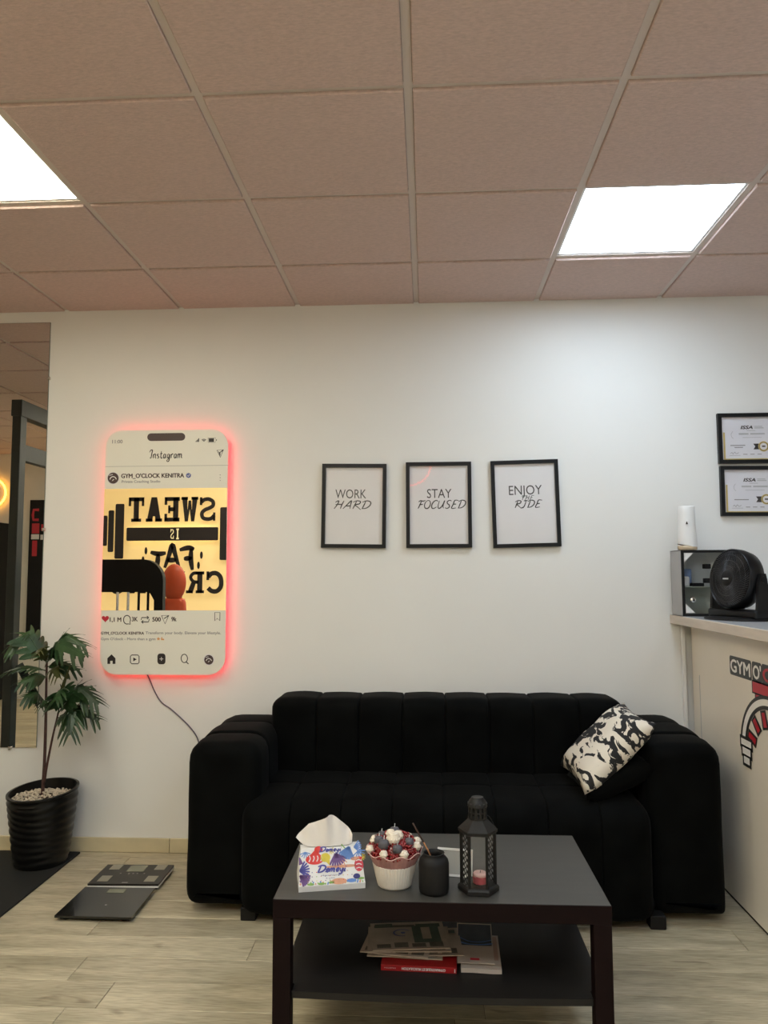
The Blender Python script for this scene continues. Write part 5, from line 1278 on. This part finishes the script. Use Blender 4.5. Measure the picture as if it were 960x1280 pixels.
# wall lettering SWEAT IS FAT CRYING: backlit panel, black letters (read from inside the room)
ws = thing('motivation_sign', 'warm backlit wall sign reading SWEAT IS FAT CRYING, seen in the phone mirror', 'sign', (-2.75, YO, 1.6))
MB().box(-3.72, -1.9, YO, YO + .03, .55, 2.36).build('lit_panel', M['sign_board'], ws)
for zz, xx0, xx1 in ((1.822, -3.17, -2.27), (1.738, -3.17, -2.27)): MB().box(xx0, xx1, YO + .032, YO + .038, zz - .006, zz + .006).build('warm_led_strip', M['sign_led'], ws)
wa = Art((0, YO + .085, 0), (-1, 0, 0), (0, 0, 1), fn=lambda u, z: (u * .99, CZ + (z - CZ) * .99))     # layout: u = -x, facing the room
def slab(mb, u0, u1, z0, z1, serif=True):
    pass
lt = MB()
def word(txt_, u0, u1, z0, z1, l=2):
    n_ = len(txt_); cw = (u1 - u0) / n_
    for i, ch in enumerate(txt_):
        a, b = u0 + cw * i + .012, u0 + cw * (i + 1) - .012; w_ = b - a; h_ = z1 - z0; s_ = .24 * w_; t_ = .16 * h_; m2 = (a + b) / 2
        R = lambda x0, y0, x1, y1: wa.rect(lt, a + x0 * w_, z0 + y0 * h_, a + x1 * w_, z0 + y1 * h_, l)
        Pn = lambda *q: wa.poly(lt, [(a + x * w_, z0 + y * h_) for x, y in q], l)
        if ch == 'S': wa.line(lt, [(a + x * w_, z0 + y * h_) for x, y in ((.90, .78), (.72, .88), (.42, .90), (.17, .80), (.16, .64), (.38, .54), (.68, .46), (.86, .32), (.78, .14), (.5, .09), (.25, .12), (.08, .24))], .24 * w_, l, curved=True); R(.84, .66, 1, .98); R(0, .02, .15, .36)
        elif ch == 'W': Pn((0, 1), (.34, 1), (.36, .45), (.42, .85), (.58, .85), (.64, .45), (.66, 1), (1, 1), (.80, 0), (.60, 0), (.5, .5), (.40, 0), (.20, 0)); R(-.04, .88, .40, 1); R(.62, .88, 1.04, 1)
        elif ch == 'E': R(.08, 0, .42, 1); R(0, 0, .95, .16); R(0, .84, .95, 1); R(.3, .42, .72, .58); R(.80, 0, .97, .32); R(.80, .68, .97, 1); R(.60, .34, .74, .66)
        elif ch == 'A': Pn((.32, 1), (.68, 1), (.96, 0), (.62, 0), (.56, .22), (.44, .22), (.38, 0), (.04, 0)); R(-.02, 0, .42, .13); R(.58, 0, 1.02, .13)
        elif ch == 'T': R(.33, 0, .67, 1); R(0, .84, 1, 1); R(0, .64, .16, 1); R(.84, .64, 1, 1); R(.18, 0, .82, .13)
        elif ch == 'C': wa.line(lt, [(a + x * w_, z0 + y * h_) for x, y in ((.90, .74), (.70, .90), (.40, .90), (.18, .70), (.16, .32), (.38, .10), (.68, .10), (.90, .24))], .26 * w_, l, curved=True); R(.84, .60, 1, 1)
        elif ch == 'R': R(.10, 0, .40, 1); R(0, .86, .5, 1); R(0, 0, .48, .13); wa.line(lt, [(a + x * w_, z0 + y * h_) for x, y in ((.3, .92), (.62, .91), (.78, .73), (.62, .54), (.3, .50))], .19 * h_ * .8, l, curved=True); Pn((.46, .5), (.74, .5), (.98, 0), (.66, 0)); R(.64, 0, 1.04, .13)
        elif ch == 'Y': Pn((-.02, 1), (.36, 1), (.5, .66), (.64, 1), (1.02, 1), (.67, .44), (.67, 0), (.33, 0), (.33, .44)); R(.18, 0, .82, .13)
        elif ch == 'I': R(.3, 0, .7, 1); R(.1, 0, .9, .14); R(.1, .86, .9, 1)
        elif ch == 'N': R(.06, 0, .34, 1); R(.66, 0, .94, 1); Pn((.06, 1), (.36, 1), (.94, 0), (.64, 0)); R(-.02, 0, .44, .12); R(.56, .88, 1.02, 1)
        elif ch == 'G': wa.line(lt, [(a + x * w_, z0 + y * h_) for x, y in ((.90, .74), (.70, .90), (.40, .90), (.18, .70), (.16, .32), (.38, .10), (.68, .10), (.84, .30))], .26 * w_, l, curved=True); R(.70, .08, .96, .48); R(.5, .38, 1, .50)
word('SWEAT', 2.262, 3.245, 1.915, 2.182)
word('CRYING', 2.160, 3.44, 1.142, 1.375)
for ch, u0, u1, z0, z1 in (('F', 2.50, 2.66, 1.39, 1.625), ('A', 2.66, 2.82, 1.41, 1.66), ('T', 2.81, 2.98, 1.39, 1.585)):
    w_, h_ = u1 - u0, z1 - z0
    st = {'F': [[(.2, 1), (.22, .5), (.1, 0)], [(0, .95), (.4, 1.02), (1, .92)], [(.15, .55), (.7, .52)]], 'A': [[(.0, 0), (.3, .6), (.5, 1), (.72, .55), (1, .02)], [(.2, .36), (.85, .34)]], 'T': [[(0, .95), (.5, .9), (1, 1)], [(.5, .92), (.52, .5), (.6, 0)]]}[ch]
    for ln_ in st: wa.line(lt, [(u0 + a * w_, z0 + b * h_) for a, b in ln_], .055, 2, taper=True, curved=True)
for u, z in ((2.42, 1.55), (2.45, 1.44), (3.03, 1.60), (3.06, 1.50)): wa.ell(lt, u, z, .016, .04, 2, 14)
lt.build('wall_lettering', M['ink'], ws)
br = MB(); wa.rrect(br, 2.240, 1.708, 3.250, 1.852, .015, .015, 1); br.build('dark_bar', M['ink'], ws)
lt = MB(); word('IS', 2.655, 2.775, 1.722, 1.838, 3); lt.build('bar_lettering', M['sign_lit'], ws)
for u0, u1, z0, z1 in ((3.28, 3.378, 1.515, 2.112), (3.392, 3.455, 1.588, 2.042), (3.464, 3.512, 1.655, 1.985), (2.10, 2.222, 1.496, 2.066), (2.02, 2.085, 1.588, 2.042)):
    b_ = MB(); wa.rrect(b_, u0, z0, u1, z1, .015, .015, 1); b_.build('barbell_plate', M['ink'], ws)
# neon rings, banner and shelf unit on the opposite wall
def neon(name, label, x, z, r_, m_, glow=True):
    t = thing(name, label, 'neon light', (x, YO, z)); MB().tube([(x + r_ * cos(2 * pi * k / 40), YO + .05, z + r_ * sin(2 * pi * k / 40)) for k in range(41)], .011, 8, caps=False).build('neon_tube', m_, t, smooth=True)
    MB(Matrix.Translation((x, YO, z)) @ Matrix.Rotation(rad(-90), 4, 'X')).lathe([(r_ * .92, .002), (r_ * .92, .03), (.001, .031)], (0, 0, 0), 36).build('dial', M['paper'], t)
    for k in range(4):
        a = pi / 2 * k + pi / 4; MB().tube([(x + r_ * cos(a), YO + .001, z + r_ * sin(a)), (x + r_ * cos(a), YO + .045, z + r_ * sin(a))], .004, 6).build('standoff', M['chrome'], t)
    return t
neon('neon_clock', 'round clock with amber neon ring on the opposite wall, seen in the wall mirror', -4.80, 2.25, .155, M['neon_y'])
neon('neon_ring', 'red neon ring on the opposite wall, mirrored in the middle quote glass', -.18, 2.52, .235, M['neon_r'])
bnr = thing('roll_banner', 'dark roll-up banner with red letter and bars, seen in the wall mirror', 'banner', (-4.32, YO + .3, 0))
bX0, bX1, bY = -4.375, -4.13, YO + .02
MB().box(bX0, bX1, bY, bY + .006, .62, 2.17).build('banner_cloth', M['black_matte'], bnr)
MB().bbox(bX0 - .01, bX1 + .01, bY - .01, bY + .05, .55, .62, .005).build('banner_foot', M['chrome'], bnr)
ba = Art((0, bY + .0062, 0), (-1, 0, 0), (0, 0, 1)); mb = MB(); ba.line(mb, [(-u, z) for u, z in ((4.27, 2.06), (4.33, 2.06), (4.34, 2.00), (4.33, 1.95), (4.27, 1.95))][::1] and [(4.27, 2.06), (4.33, 2.06), (4.34, 2.0), (4.33, 1.95), (4.27, 1.95)], .03)
ba.rect(mb, 4.26, 1.80, 4.345, 1.91); ba.rect(mb, 4.17, 1.83, 4.24, 1.90); ba.rect(mb, 4.28, 1.55, 4.335, 1.72); mb.build('red_print', M['decal_r'], bnr)
mb = MB(); ba.rect(mb, 4.26, 1.735, 4.35, 1.79); ba.rect(mb, 4.17, 1.73, 4.245, 1.785); mb.build('pale_print', M['paper'], bnr)
su = thing('lattice_cabinet', 'black cabinet with lattice front against the opposite wall, seen in the wall mirror', 'cabinet', (-4.85, YO + .1, 0))
MB().bbox(-5.15, -4.60, YO + .002, YO + .25, 0, 1.91, .004).build('cabinet_body', M['black_matte'], su)
mb = MB()
for k in range(10):
    for sgn in (-1, 1): mb.tube([(-4.87 - sgn * .25, YO + .254, .35 + k * .15), (-4.87 + sgn * .25, YO + .254, .50 + k * .15)], .008, 4)
mb.build('lattice', M['rack_grey'], su)
